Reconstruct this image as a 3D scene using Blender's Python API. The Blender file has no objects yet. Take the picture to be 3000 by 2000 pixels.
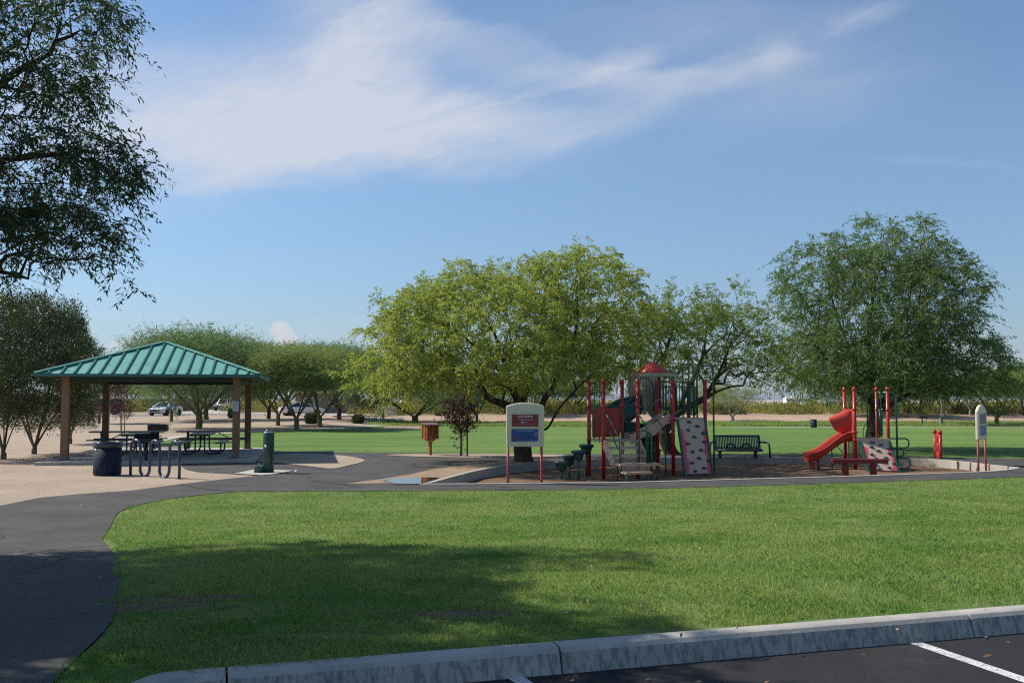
import bpy, bmesh, math, random
import numpy as np
from mathutils import Vector, Matrix, Quaternion
R = math.radians
sc = bpy.context.scene
col = sc.collection
PI = math.pi
# ------------------------------------------------------------------ camera
F_PX, H_CAM, HOR = 2900.0, 2.1, 1170.0
PITCH = math.atan((HOR - 1000) / F_PX)
cam = bpy.data.objects.new('camera', bpy.data.cameras.new('camera'))
col.objects.link(cam)
cam.location = (0, 0, H_CAM)
cam.rotation_euler = (PI / 2 + PITCH, 0, 0)
cam.data.sensor_width = 36
cam.data.lens = 36 * F_PX / 3000
cam.data.clip_start = 0.05
cam.data.clip_end = 30000
sc.camera = cam

def ray(px, py):
    u, v = (px - 1500) / F_PX, (1000 - py) / F_PX
    c, s = math.cos(PITCH), math.sin(PITCH)
    return Vector((u, c - v * s, s + v * c))
def sst(a, b, x):
    t = min(1, max(0, (x - a) / (b - a)))
    return t * t * (3 - 2 * t)
# kerb line of the parking lot (back edge of the kerb top)
KA, KB = Vector((-1.64, 5.78)), Vector((3.90, 7.53))
KD = (KB - KA).normalized(); KN = Vector((-KD.y, KD.x))
LOT_Z, KERB_Z = 0.42, 0.575
def gz(x, y):
    s = (x - KA.x) * KN.x + (y - KA.y) * KN.y
    z = 0.56 * (1 - sst(0, 12.5, s))
    if y > 48:
        wr = sst(-16, -7, x)
        zl = 0.35 * sst(54, 98, y)
        zr = 0.6 * sst(89.5, 99, y)
        z += (zl * (1 - wr) + zr * wr) * (1 - sst(150, 400, y))
    return z
def G(px, py, z=None):
    """pixel of the photograph -> point on the ground (or on the level z)"""
    d = ray(px, py)
    if z is not None:
        t = (z - H_CAM) / d.z
        return Vector((d.x * t, d.y * t, z))
    t = 2.0
    lo, hi = 1.0, 3000.0
    for _ in range(60):
        m = (lo + hi) / 2
        if H_CAM + d.z * m > gz(d.x * m, d.y * m): lo = m
        else: hi = m
    return Vector((d.x * lo, d.y * lo, gz(d.x * lo, d.y * lo)))
def W(px, py, D):
    d = ray(px, py); t = D / d.y
    return Vector((d.x * t, D, H_CAM + d.z * t))

# ------------------------------------------------------------------ objects
def tag(o, label=None, cat=None, group=None, kind=None):
    if label: o['label'] = label
    if cat: o['category'] = cat
    if group: o['group'] = group
    if kind: o['kind'] = kind
    return o
def thing(name, label, cat, loc=(0, 0, 0), rz=0, group=None):
    o = bpy.data.objects.new(name, None); col.objects.link(o)
    o.empty_display_size = 0.2
    o.location = loc; o.rotation_euler = (0, 0, rz)
    return tag(o, label, cat, group)
def copy_tree(o, parent=None):
    c = o.copy(); col.objects.link(c); c.parent = parent
    for ch in list(o.children): copy_tree(ch, c)
    return c

class MB:
    """collects shapes and links them as one mesh object"""
    def __init__(s): s.v = []; s.f = []; s.sm = []
    def add(s, vs, fs, smooth=False):
        b = len(s.v); s.v += [tuple(p) for p in vs]
        for f in fs: s.f.append([i + b for i in f]); s.sm.append(smooth)
        return s
    def box(s, c, size, rot=None):
        hx, hy, hz = size[0] / 2, size[1] / 2, size[2] / 2
        vs = [Vector((x, y, z)) for x in (-hx, hx) for y in (-hy, hy) for z in (-hz, hz)]
        if rot is not None: vs = [rot @ v for v in vs]
        vs = [v + Vector(c) for v in vs]
        return s.add(vs, [(0, 1, 3, 2), (4, 6, 7, 5), (0, 4, 5, 1), (2, 3, 7, 6), (0, 2, 6, 4), (1, 5, 7, 3)])
    def bar(s, p, q, w, h, up=(0, 0, 1)):
        p, q = Vector(p), Vector(q); d = q - p; L = d.length; d.normalize()
        u = Vector(up)
        if abs(d.dot(u)) > 0.98: u = Vector((1, 0, 0))
        r = d.cross(u).normalized(); u = r.cross(d)
        m = Matrix((r, d, u)).transposed()
        return s.box((p + q) / 2, (w, L, h), m)
    def tube(s, pts, r, n=10, cap=True, smooth=True):
        pts = [Vector(p) for p in pts]
        rs = r if isinstance(r, (list, tuple)) else [r] * len(pts)
        d0 = (pts[1] - pts[0]).normalized()
        u = Vector((0, 0, 1)) if abs(d0.z) < 0.9 else Vector((1, 0, 0))
        u = (u - d0 * u.dot(d0)).normalized()
        vs = []
        for i, p in enumerate(pts):
            a = (pts[i] - pts[i - 1]) if i else pts[1] - pts[0]
            b = (pts[i + 1] - pts[i]) if i < len(pts) - 1 else a
            d = (a.normalized() + b.normalized())
            d = d.normalized() if d.length > 1e-6 else b.normalized()
            u = (u - d * u.dot(d)).normalized(); w = d.cross(u)
            for k in range(n):
                t = 2 * PI * k / n
                vs.append(p + (u * math.cos(t) + w * math.sin(t)) * rs[i])
        fs = [(i * n + k, i * n + (k + 1) % n, (i + 1) * n + (k + 1) % n, (i + 1) * n + k)
              for i in range(len(pts) - 1) for k in range(n)]
        s.add(vs, fs, smooth)
        if cap:
            b = len(s.v) - len(vs)
            s.f.append([b + k for k in range(n)][::-1]); s.sm.append(False)
            e = b + (len(pts) - 1) * n
            s.f.append([e + k for k in range(n)]); s.sm.append(False)
        return s
    def lathe(s, prof, c=(0, 0, 0), n=20, smooth=True, axis=None):
        c = Vector(c)
        m = axis if axis is not None else Matrix.Identity(3)
        vs = []
        for r, z in prof:
            for k in range(n):
                t = 2 * PI * k / n
                vs.append(c + m @ Vector((r * math.cos(t), r * math.sin(t), z)))
        fs = [(i * n + k, i * n + (k + 1) % n, (i + 1) * n + (k + 1) % n, (i + 1) * n + k)
              for i in range(len(prof) - 1) for k in range(n)]
        s.add(vs, fs, smooth)
        b = len(s.v) - len(vs)
        if prof[0][0] > 1e-4: s.f.append([b + k for k in range(n)][::-1]); s.sm.append(False)
        if prof[-1][0] > 1e-4:
            e = b + (len(prof) - 1) * n
            s.f.append([e + k for k in range(n)]); s.sm.append(False)
        return s
    def prism(s, poly, o, ex, ey, ez, t, smooth=False):
        """poly of 2D points in the frame (o, ex, ey), thickness t along ez (centred)"""
        o, ex, ey, ez = Vector(o), Vector(ex), Vector(ey), Vector(ez)
        n = len(poly)
        a = [o + ex * p[0] + ey * p[1] - ez * (t / 2) for p in poly]
        b = [o + ex * p[0] + ey * p[1] + ez * (t / 2) for p in poly]
        return s.add(a + b, [list(range(n))[::-1], [n + i for i in range(n)]] +
                     [(i, (i + 1) % n, n + (i + 1) % n, n + i) for i in range(n)], smooth)
    def loft(s, rings, smooth=True, closed=True, caps=True):
        n = len(rings[0]); vs = [p for r in rings for p in r]
        m = n if closed else n - 1
        fs = [(i * n + k, i * n + (k + 1) % n, (i + 1) * n + (k + 1) % n, (i + 1) * n + k)
              for i in range(len(rings) - 1) for k in range(m)]
        b = len(s.v)
        s.add(vs, fs, smooth)
        if caps and closed:
            s.f.append([b + k for k in range(n)][::-1]); s.sm.append(False)
            e = b + (len(rings) - 1) * n
            s.f.append([e + k for k in range(n)]); s.sm.append(False)
        return s
    def build(s, name, mat, parent=None, bevel=0, solid=0):
        me = bpy.data.meshes.new(name)
        me.from_pydata([tuple(v) for v in s.v], [], s.f)
        bm = bmesh.new(); bm.from_mesh(me)
        bmesh.ops.remove_doubles(bm, verts=bm.verts, dist=1e-5)
        bmesh.ops.recalc_face_normals(bm, faces=bm.faces)
        bm.to_mesh(me); bm.free()
        if len(me.polygons) == len(s.sm):
            me.polygons.foreach_set('use_smooth', s.sm)
        elif any(s.sm):
            me.polygons.foreach_set('use_smooth', [True] * len(me.polygons))
        me.materials.append(mat)
        o = bpy.data.objects.new(name, me); col.objects.link(o); o.parent = parent
        if solid:
            m = o.modifiers.new('solidify', 'SOLIDIFY'); m.thickness = solid; m.offset = 0
        if bevel:
            m = o.modifiers.new('bevel', 'BEVEL'); m.width = bevel; m.segments = 2; m.limit_method = 'ANGLE'
        return o
def np_mesh(name, verts, nper, mat, parent=None, smooth=False):
    """verts: (faces*nper, 3) array, every face has its own nper vertices"""
    verts = np.ascontiguousarray(verts.reshape(-1, 3), dtype=np.float32)
    nv = len(verts); nf = nv // nper
    me = bpy.data.meshes.new(name)
    me.vertices.add(nv); me.vertices.foreach_set('co', verts.ravel())
    me.loops.add(nv); me.loops.foreach_set('vertex_index', np.arange(nv, dtype=np.int32))
    me.polygons.add(nf)
    me.polygons.foreach_set('loop_start', np.arange(0, nv, nper, dtype=np.int32))
    me.update(calc_edges=True)
    me.materials.append(mat)
    o = bpy.data.objects.new(name, me); col.objects.link(o); o.parent = parent
    return o
def arc(c, r, a0, a1, n, ex, ey):
    c, ex, ey = Vector(c), Vector(ex), Vector(ey)
    return [c + ex * (r * math.cos(R(a0 + (a1 - a0) * i / n))) + ey * (r * math.sin(R(a0 + (a1 - a0) * i / n))) for i in range(n + 1)]
def round_path(pts, r, n=5):
    """polyline with its corners rounded"""
    pts = [Vector(p) for p in pts]; out = [pts[0]]
    for i in range(1, len(pts) - 1):
        a, b, c = pts[i - 1], pts[i], pts[i + 1]
        d1, d2 = (a - b), (c - b)
        k = min(r, d1.length * 0.49, d2.length * 0.49)
        p, q = b + d1.normalized() * k, b + d2.normalized() * k
        for j in range(n + 1):
            t = j / n
            out.append(p * (1 - t) ** 2 + b * (2 * t * (1 - t)) + q * t * t)
    out.append(pts[-1]); return out

# ------------------------------------------------------------------ materials
def newmat(name):
    m = bpy.data.materials.new(name); m.use_nodes = True
    nt = m.node_tree; nt.nodes.clear()
    out = nt.nodes.new('ShaderNodeOutputMaterial')
    return m, nt, out
def L(nt, a, b): nt.links.new(a, b)
def node(nt, typ, **kw):
    n = nt.nodes.new(typ)
    for k, v in kw.items():
        if k.startswith('i_'):
            key = k[2:]
            n.inputs[int(key) if key.isdigit() else key.replace('_', ' ')].default_value = v
        else: setattr(n, k, v)
    return n
def rgb(c): return (c[0], c[1], c[2], 1)
def noise_col(nt, c1, c2, scale, detail=4, lo=0.35, hi=0.65, vec=None, rough=0.6):
    n = node(nt, 'ShaderNodeTexNoise', i_Scale=scale, i_Detail=detail, i_Roughness=rough)
    if vec is not None: L(nt, vec, n.inputs['Vector'])
    r = node(nt, 'ShaderNodeMapRange', i_From_Min=lo, i_From_Max=hi)
    L(nt, n.outputs[0], r.inputs[0])
    m = node(nt, 'ShaderNodeMix', data_type='RGBA')
    L(nt, r.outputs[0], m.inputs[0])
    m.inputs[6].default_value = rgb(c1); m.inputs[7].default_value = rgb(c2)
    return m.outputs[2]
def mixc(nt, fac, a, b, blend='MIX'):
    m = node(nt, 'ShaderNodeMix', data_type='RGBA', blend_type=blend)
    for s, i in ((fac, 0), (a, 6), (b, 7)):
        if hasattr(s, 'is_linked'): L(nt, s, m.inputs[i])
        elif i: m.inputs[i].default_value = rgb(s)
        else: m.inputs[0].default_value = s
    return m.outputs[2]
def fac_noise(nt, scale, lo, hi, vec=None, detail=4, typ='noise'):
    if typ == 'voronoi':
        n = node(nt, 'ShaderNodeTexVoronoi', i_Scale=scale)
    else:
        n = node(nt, 'ShaderNodeTexNoise', i_Scale=scale, i_Detail=detail, i_Roughness=0.6)
    if vec is not None: L(nt, vec, n.inputs['Vector'])
    r = node(nt, 'ShaderNodeMapRange', i_From_Min=lo, i_From_Max=hi)
    L(nt, n.outputs[0], r.inputs[0]); return r.outputs[0]
def objco(nt, scale=(1, 1, 1), rot=(0, 0, 0)):
    t = node(nt, 'ShaderNodeTexCoord')
    m = node(nt, 'ShaderNodeMapping'); m.inputs['Scale'].default_value = scale; m.inputs['Rotation'].default_value = rot
    L(nt, t.outputs['Object'], m.inputs[0]); return m.outputs[0]
def bump(nt, h, strength, dist):
    b = node(nt, 'ShaderNodeBump', i_Strength=strength, i_Distance=dist)
    L(nt, h, b.inputs['Height']); return b.outputs[0]
def paint(name, c, c2=None, rough=0.45, metal=0, spec=0.5, scale=6, bmp=0.0, coat=0, dirt=0.25):
    """painted metal, plastic, concrete ...: base colour with wear in noise"""
    m, nt, out = newmat(name)
    p = node(nt, 'ShaderNodeBsdfPrincipled', i_Roughness=rough, i_Metallic=metal)
    p.inputs['Specular IOR Level'].default_value = spec
    if coat: p.inputs['Coat Weight'].default_value = coat; p.inputs['Coat Roughness'].default_value = 0.12
    v = objco(nt)
    c2 = c2 or tuple(x * (1 - dirt) + 0.02 * dirt for x in c)
    L(nt, noise_col(nt, c, c2, scale, 6, 0.4, 0.75, v), p.inputs['Base Color'])
    rr = node(nt, 'ShaderNodeMapRange', i_To_Min=rough * 0.8, i_To_Max=min(1, rough * 1.3))
    n = node(nt, 'ShaderNodeTexNoise', i_Scale=scale * 2.3, i_Detail=4); L(nt, v, n.inputs[0])
    L(nt, n.outputs[0], rr.inputs[0]); L(nt, rr.outputs[0], p.inputs['Roughness'])
    if bmp:
        n2 = node(nt, 'ShaderNodeTexNoise', i_Scale=scale * 9, i_Detail=5); L(nt, v, n2.inputs[0])
        L(nt, bump(nt, n2.outputs[0], bmp, 0.01), p.inputs['Normal'])
    L(nt, p.outputs[0], out.inputs[0]); return m
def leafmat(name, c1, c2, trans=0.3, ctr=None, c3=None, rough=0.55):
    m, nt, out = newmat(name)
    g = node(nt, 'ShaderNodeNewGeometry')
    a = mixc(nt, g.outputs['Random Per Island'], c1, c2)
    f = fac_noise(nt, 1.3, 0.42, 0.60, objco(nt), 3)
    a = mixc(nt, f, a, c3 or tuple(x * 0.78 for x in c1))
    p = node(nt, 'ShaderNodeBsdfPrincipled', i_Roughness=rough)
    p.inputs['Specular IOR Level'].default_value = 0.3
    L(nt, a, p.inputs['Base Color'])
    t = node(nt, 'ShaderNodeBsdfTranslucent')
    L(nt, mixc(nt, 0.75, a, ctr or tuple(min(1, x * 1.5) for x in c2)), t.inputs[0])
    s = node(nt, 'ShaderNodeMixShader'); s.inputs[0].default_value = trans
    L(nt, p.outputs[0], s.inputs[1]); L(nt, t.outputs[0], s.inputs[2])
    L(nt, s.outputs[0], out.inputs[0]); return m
def ground_mat(name, layers, rough=0.9, bscale=60, bstr=0.5, bdist=0.02, voro=False):
    """layers: (c1, c2, scale, lo, hi) noise pairs, later ones multiply over"""
    m, nt, out = newmat(name)
    v = objco(nt)
    c1, c2, s, lo, hi = layers[0]
    a = noise_col(nt, c1, c2, s, 5, lo, hi, v)
    for c1, s, lo, hi, amt in layers[1:]:
        f = fac_noise(nt, s, lo, hi, v, 5)
        k = node(nt, 'ShaderNodeMath', operation='MULTIPLY'); L(nt, f, k.inputs[0]); k.inputs[1].default_value = amt
        k.use_clamp = True
        a = mixc(nt, k.outputs[0], a, c1)
    p = node(nt, 'ShaderNodeBsdfPrincipled', i_Roughness=rough)
    p.inputs['Specular IOR Level'].default_value = 0.25
    L(nt, a, p.inputs['Base Color'])
    if voro:
        n = node(nt, 'ShaderNodeTexVoronoi', i_Scale=bscale); o = n.outputs[0]
    else:
        n = node(nt, 'ShaderNodeTexNoise', i_Scale=bscale, i_Detail=6, i_Roughness=0.7); o = n.outputs[0]
    L(nt, v, n.inputs['Vector'])
    L(nt, bump(nt, o, bstr, bdist), p.inputs['Normal'])
    L(nt, p.outputs[0], out.inputs[0]); return m

M = {}
M['red'] = paint('red_paint', (0.36, 0.022, 0.018), (0.27, 0.018, 0.016), 0.38, coat=0.12, scale=4, spec=0.35)
M['redfaded'] = paint('faded_red_paint', (0.30, 0.03, 0.034), (0.42, 0.11, 0.12), 0.5, scale=2.5)
M['redplastic'] = paint('red_plastic', (0.50, 0.054, 0.034), (0.40, 0.042, 0.028), 0.42, scale=5, spec=0.4)
M['darkred'] = paint('dark_red_paint', (0.17, 0.010, 0.011), (0.13, 0.01, 0.01), 0.55, scale=5)
M['green'] = paint('green_paint', (0.010, 0.10, 0.055), (0.008, 0.07, 0.04), 0.35, scale=5, coat=0.2)
M['darkgreen'] = paint('dark_green_plastic', (0.012, 0.075, 0.06), (0.009, 0.055, 0.045), 0.4, scale=4)
M['fountain'] = paint('fountain_green', (0.018, 0.075, 0.06), (0.012, 0.055, 0.045), 0.4, scale=7)
M['navy'] = paint('navy_paint', (0.018, 0.028, 0.062), (0.012, 0.018, 0.04), 0.35, scale=6, coat=0.2)
M['navyrack'] = paint('navy_enamel', (0.024, 0.042, 0.095), (0.016, 0.028, 0.06), 0.3, scale=6, coat=0.25)
M['charcoal'] = paint('charcoal_paint', (0.014, 0.016, 0.018), (0.02, 0.018, 0.016), 0.6, scale=9)
M['tan'] = paint('tan_plastic', (0.53, 0.385, 0.275), (0.46, 0.33, 0.235), 0.6, scale=4)
M['tandark'] = paint('tan_vinyl', (0.44, 0.325, 0.225), (0.35, 0.26, 0.18), 0.6, scale=4)
M['tower'] = paint('cream_plastic', (0.46, 0.40, 0.27), (0.34, 0.29, 0.195), 0.6, scale=3, bmp=0.3)
M['pink'] = paint('pink_plastic', (0.62, 0.07, 0.13), (0.5, 0.06, 0.11), 0.5, scale=4)
M['hold'] = paint('blue_grey_hold', (0.035, 0.075, 0.11), (0.025, 0.05, 0.075), 0.55, scale=14)
M['cream'] = paint('cream_board', (0.70, 0.63, 0.47), (0.62, 0.56, 0.42), 0.5, scale=3)
M['signred'] = paint('sign_red', (0.25, 0.022, 0.028), (0.22, 0.02, 0.026), 0.4, scale=3)
M['signblue'] = paint('sign_blue', (0.018, 0.065, 0.30), (0.016, 0.058, 0.26), 0.4, scale=3)
M['signgreen'] = paint('sign_green', (0.02, 0.12, 0.07), (0.02, 0.10, 0.06), 0.4, scale=3)
M['signyellow'] = paint('sign_yellow', (0.55, 0.42, 0.05), rough=0.4, scale=3)
M['white'] = paint('white_paint', (0.75, 0.75, 0.73), (0.66, 0.66, 0.64), 0.4, scale=3)
M['signpale'] = paint('sign_print', (0.42, 0.42, 0.46), rough=0.5, scale=30)
M['paper'] = paint('paper', (0.62, 0.63, 0.72), (0.56, 0.57, 0.66), 0.8, scale=5)
M['ink'] = paint('ink', (0.16, 0.16, 0.22), rough=0.8, scale=5)
M['steel'] = paint('stainless_steel', (0.6, 0.6, 0.6), (0.5, 0.5, 0.5), 0.25, metal=1, scale=6)
M['postbrown'] = paint('brown_post', (0.24, 0.135, 0.072), (0.19, 0.105, 0.057), 0.6, scale=3, bmp=0.1)
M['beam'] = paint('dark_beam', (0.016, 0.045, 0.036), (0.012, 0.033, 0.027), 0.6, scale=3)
M['wood'] = paint('stained_wood', (0.36, 0.125, 0.035), (0.22, 0.07, 0.02), 0.55, scale=5, bmp=0.2)
M['shingle'] = paint('shingle', (0.17, 0.10, 0.09), (0.10, 0.07, 0.07), 0.8, scale=12, bmp=0.3)
M['glass'] = paint('car_glass', (0.012, 0.016, 0.02), rough=0.06, scale=2, spec=0.8)
M['carwhite'] = paint('white_car_paint', (0.78, 0.79, 0.80), (0.75, 0.76, 0.77), 0.25, scale=1, coat=0.8, dirt=0.05)
M['carred'] = paint('red_car_paint', (0.45, 0.012, 0.014), rough=0.25, scale=1, coat=0.8)
M['tyre'] = paint('tyre_rubber', (0.012, 0.012, 0.012), rough=0.8, scale=8)
M['rim'] = paint('dark_rim', (0.05, 0.05, 0.055), rough=0.35, metal=0.8, scale=5)
M['lamp'] = paint('headlight_lens', (0.5, 0.52, 0.55), rough=0.1, scale=5)
M['taillamp'] = paint('tail_light_lens', (0.3, 0.01, 0.01), rough=0.15, scale=5)
M['concrete'] = ground_mat('concrete', [((0.40, 0.37, 0.32), (0.46, 0.43, 0.38), 1.2, 0.35, 0.65), ((0.28, 0.25, 0.22), 0.5, 0.55, 0.75, 0.5)], bscale=80, bstr=0.2, bdist=0.006)
M['kerbwhite'] = ground_mat('pale_kerb_concrete', [((0.42, 0.39, 0.335), (0.34, 0.315, 0.27), 2, 0.35, 0.65), ((0.30, 0.27, 0.24), 1.3, 0.58, 0.8, 0.6)], bscale=60, bstr=0.3, bdist=0.006)
M['stone'] = ground_mat('pale_stone', [((0.45, 0.42, 0.38), (0.26, 0.24, 0.22), 1.5, 0.4, 0.6)], bscale=8, bstr=0.5, bdist=0.05)
M['blockwall'] = ground_mat('brown_block', [((0.20, 0.125, 0.09), (0.15, 0.095, 0.07), 0.8, 0.35, 0.65)], bscale=8, bstr=0.3, bdist=0.03)
M['stucco'] = ground_mat('brown_stucco', [((0.30, 0.20, 0.16), (0.25, 0.17, 0.135), 0.4, 0.35, 0.65)], bscale=30, bstr=0.3, bdist=0.02)
M['rooftile'] = ground_mat('roof_tile', [((0.22, 0.13, 0.10), (0.16, 0.10, 0.08), 2, 0.35, 0.65)], bscale=10, bstr=0.5, bdist=0.05)
def bark(name, c1, c2):
    m, nt, out = newmat(name)
    v = objco(nt, (9, 9, 2))
    p = node(nt, 'ShaderNodeBsdfPrincipled', i_Roughness=0.9)
    p.inputs['Specular IOR Level'].default_value = 0.15
    L(nt, noise_col(nt, c1, c2, 2.2, 6, 0.35, 0.65, v), p.inputs['Base Color'])
    n = node(nt, 'ShaderNodeTexNoise', i_Scale=5, i_Detail=6); L(nt, v, n.inputs[0])
    L(nt, bump(nt, n.outputs[0], 0.8, 0.03), p.inputs['Normal'])
    L(nt, p.outputs[0], out.inputs[0]); return m
M['barkdark'] = bark('dark_bark', (0.035, 0.026, 0.020), (0.075, 0.058, 0.045))
M['barkgrey'] = bark('grey_bark', (0.10, 0.085, 0.065), (0.17, 0.15, 0.12))
M['barkgreen'] = bark('green_bark', (0.10, 0.095, 0.045), (0.17, 0.155, 0.08))
M['barkpale'] = bark('pale_bark', (0.22, 0.20, 0.16), (0.32, 0.29, 0.24))
M['stake'] = bark('stake_wood', (0.09, 0.055, 0.035), (0.14, 0.09, 0.06))
# ------------------------------------------------------------------ light and sky
SUN_EL, SUN_OFF = R(44.5), R(17)
S = Vector((-math.cos(SUN_OFF) * math.cos(SUN_EL), math.sin(SUN_OFF) * math.cos(SUN_EL), math.sin(SUN_EL)))
sun = bpy.data.objects.new('sun', bpy.data.lights.new('sun', 'SUN')); col.objects.link(sun)
sun.data.energy = 5.0; sun.data.angle = R(0.53); sun.data.color = (1.0, 0.94, 0.84)
sun.rotation_euler = S.to_track_quat('Z', 'Y').to_euler()
sun.location = (-20, 10, 30)
w = bpy.data.worlds.new('World'); sc.world = w; w.use_nodes = True
nt = w.node_tree; nt.nodes.clear()
wo = nt.nodes.new('ShaderNodeOutputWorld')
bg = node(nt, 'ShaderNodeBackground', i_Strength=0.092)
L(nt, bg.outputs[0], wo.inputs[0])
sky = node(nt, 'ShaderNodeTexSky', sky_type='NISHITA', sun_disc=False)
sky.sun_elevation = SUN_EL; sky.sun_rotation = math.atan2(S.x, S.y)
sky.altitude = 700; sky.air_density = 1.15; sky.dust_density = 0.7; sky.ozone_density = 3.0
tc = node(nt, 'ShaderNodeTexCoord')
sp = node(nt, 'ShaderNodeSeparateXYZ'); L(nt, tc.outputs['Generated'], sp.inputs[0])
def mth(op, a, b=None, clamp=False):
    n = node(nt, 'ShaderNodeMath', operation=op); n.use_clamp = clamp
    for i, s in enumerate((a, b)):
        if s is None: continue
        if hasattr(s, 'is_linked'): L(nt, s, n.inputs[i])
        else: n.inputs[i].default_value = s
    return n.outputs[0]
yy = mth('MAXIMUM', sp.outputs[1], 0.03)
X, Z = mth('DIVIDE', sp.outputs[0], yy), mth('DIVIDE', sp.outputs[2], yy)
cb = node(nt, 'ShaderNodeCombineXYZ'); L(nt, X, cb.inputs[0]); L(nt, Z, cb.inputs[1])
P = cb.outputs[0]
def skyxy(px, py):
    d = ray(px, py); return d.x / d.y, d.z / d.y
def mapped(vec, loc, rot, scale, typ='TEXTURE'):
    m = node(nt, 'ShaderNodeMapping', vector_type=typ); L(nt, vec, m.inputs[0])
    m.inputs['Location'].default_value = loc; m.inputs['Rotation'].default_value = (0, 0, rot); m.inputs['Scale'].default_value = scale
    return m.outputs[0]
# the wind-drawn fibres bend the outline of the cloud sheets
wn = node(nt, 'ShaderNodeTexNoise', i_Scale=9.0, i_Detail=6, i_Roughness=0.62)
L(nt, mapped(P, (0, 0, 0), R(12), (2.6, 1.0, 1)), wn.inputs['Vector'])
sub = node(nt, 'ShaderNodeVectorMath', operation='SUBTRACT'); L(nt, wn.outputs['Color'], sub.inputs[0]); sub.inputs[1].default_value = (0.5, 0.5, 0.5)
scl = node(nt, 'ShaderNodeVectorMath', operation='SCALE'); L(nt, sub.outputs[0], scl.inputs[0]); scl.inputs['Scale'].default_value = 0.10
ad = node(nt, 'ShaderNodeVectorMath', operation='ADD'); L(nt, P, ad.inputs[0]); L(nt, scl.outputs[0], ad.inputs[1])
PW = ad.outputs[0]
def blob(px, py, rx, ry, rot, amp, power=1.0, src=None):
    x, z = skyxy(px, py)
    v = mapped(src or PW, (x, z, 0), R(rot), (rx / F_PX, ry / F_PX, 1))
    ln = node(nt, 'ShaderNodeVectorMath', operation='LENGTH'); L(nt, v, ln.inputs[0])
    mr = node(nt, 'ShaderNodeMapRange', interpolation_type='SMOOTHSTEP', i_From_Min=0.0, i_From_Max=1.0, i_To_Min=amp, i_To_Max=0.0)
    L(nt, ln.outputs['Value'], mr.inputs[0]); return mr.outputs[0]
cir = None
for b in ((420, 335, 900, 330, -3, 0.92), (760, 260, 760, 270, -2, 0.38), (1250, 330, 560, 200, 4, 0.25), (1000, 400, 780, 200, 2, 0.75), (700, 455, 800, 150, -3, 0.40), (1350, 430, 620, 130, 6, 0.40), (1000, 500, 800, 80, 1, 0.22),
          (1060, 80, 350, 250, -12, 0.85), (1000, 250, 560, 190, -4, 0.45), (1330, 290, 460, 120, 4, 0.40), (1330, 110, 300, 90, -16, 0.38), (1640, 200, 440, 80, -8, 0.50), (1830, 165, 150, 70, 14, 0.50), (1930, 215, 200, 50, 4, 0.38), (1600, 140, 420, 40, -12, 0.22),
          (1750, 320, 480, 120, 12, 0.34), (1560, 270, 330, 18, 16, 0.20), (2200, 185, 400, 85, 18, 0.30), (2290, 130, 90, 120, -30, 0.34), (2540, 25, 200, 55, 14, 0.40), (2300, 80, 700, 200, 10, 0.14),
          (2760, 470, 420, 22, -2, 0.14), (500, 530, 380, 16, -6, 0.16), (2350, 250, 650, 200, 10, 0.24), (1900, 80, 700, 160, 6, 0.16), (760, 545, 160, 12, -6, 0.20), (300, 950, 420, 30, -2, 0.16), (900, 1000, 900, 110, 0, 0.14), (2900, 1050, 300, 120, 0, 0.2)):
    v = blob(*b); cir = v if cir is None else mth('ADD', cir, v)
fib = node(nt, 'ShaderNodeTexNoise', i_Scale=7.0, i_Detail=9, i_Roughness=0.60, i_Distortion=0.5)
L(nt, mapped(PW, (3.1, 0.7, 0), R(14), (3.2, 0.75, 1)), fib.inputs['Vector'])
fr = node(nt, 'ShaderNodeMapRange', i_From_Min=0.25, i_From_Max=0.75, i_To_Min=0.32, i_To_Max=1.38); L(nt, fib.outputs[0], fr.inputs[0])
fi2 = node(nt, 'ShaderNodeTexNoise', i_Scale=16.0, i_Detail=8, i_Roughness=0.62, i_Distortion=0.8)
L(nt, mapped(PW, (1.7, 4.2, 0), R(20), (4.5, 0.8, 1)), fi2.inputs['Vector'])
fr2 = node(nt, 'ShaderNodeMapRange', i_From_Min=0.3, i_From_Max=0.7, i_To_Min=0.62, i_To_Max=1.25); L(nt, fi2.outputs[0], fr2.inputs[0])
cm = mth('MULTIPLY', mth('MULTIPLY', cir, fr.outputs[0]), fr2.outputs[0])
cm = mth('MINIMUM', cm, 0.88)
# the small far cumulus over the trees
cn = node(nt, 'ShaderNodeTexNoise', i_Scale=55.0, i_Detail=7, i_Roughness=0.6); L(nt, P, cn.inputs['Vector'])
cu = None
for b in ((815, 965, 55, 45, 0, 1.0), (850, 995, 60, 45, 0, 0.95), (820, 1030, 95, 50, 0, 0.75), (350, 1010, 90, 36, 0, 0.55), (440, 1000, 70, 36, 0, 0.5), (560, 1030, 200, 36, 0, 0.4), (940, 1030, 60, 30, 0, 0.4)):
    v = blob(*b, src=P); cu = v if cu is None else mth('ADD', cu, v)
cu = mth('ADD', cu, mth('MULTIPLY', mth('SUBTRACT', cn.outputs[0], 0.5), 1.3))
cr = node(nt, 'ShaderNodeMapRange', interpolation_type='SMOOTHSTEP', i_From_Min=0.30, i_From_Max=0.70, i_To_Min=0.0, i_To_Max=0.72); L(nt, cu, cr.inputs[0])
front = mth('GREATER_THAN', sp.outputs[1], 0.05)
CLOUD = 1.0
tint = node(nt, 'ShaderNodeValToRGB'); L(nt, sp.outputs[2], tint.inputs[0])
tint.color_ramp.elements[0].position = 0.0; tint.color_ramp.elements[0].color = (0.56, 0.68, 0.90, 1)
tint.color_ramp.elements[1].position = 0.5; tint.color_ramp.elements[1].color = (1.07, 1.14, 1.20, 1)
e_ = tint.color_ramp.elements.new(0.10); e_.color = (0.80, 0.91, 1.06, 1)
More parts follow.
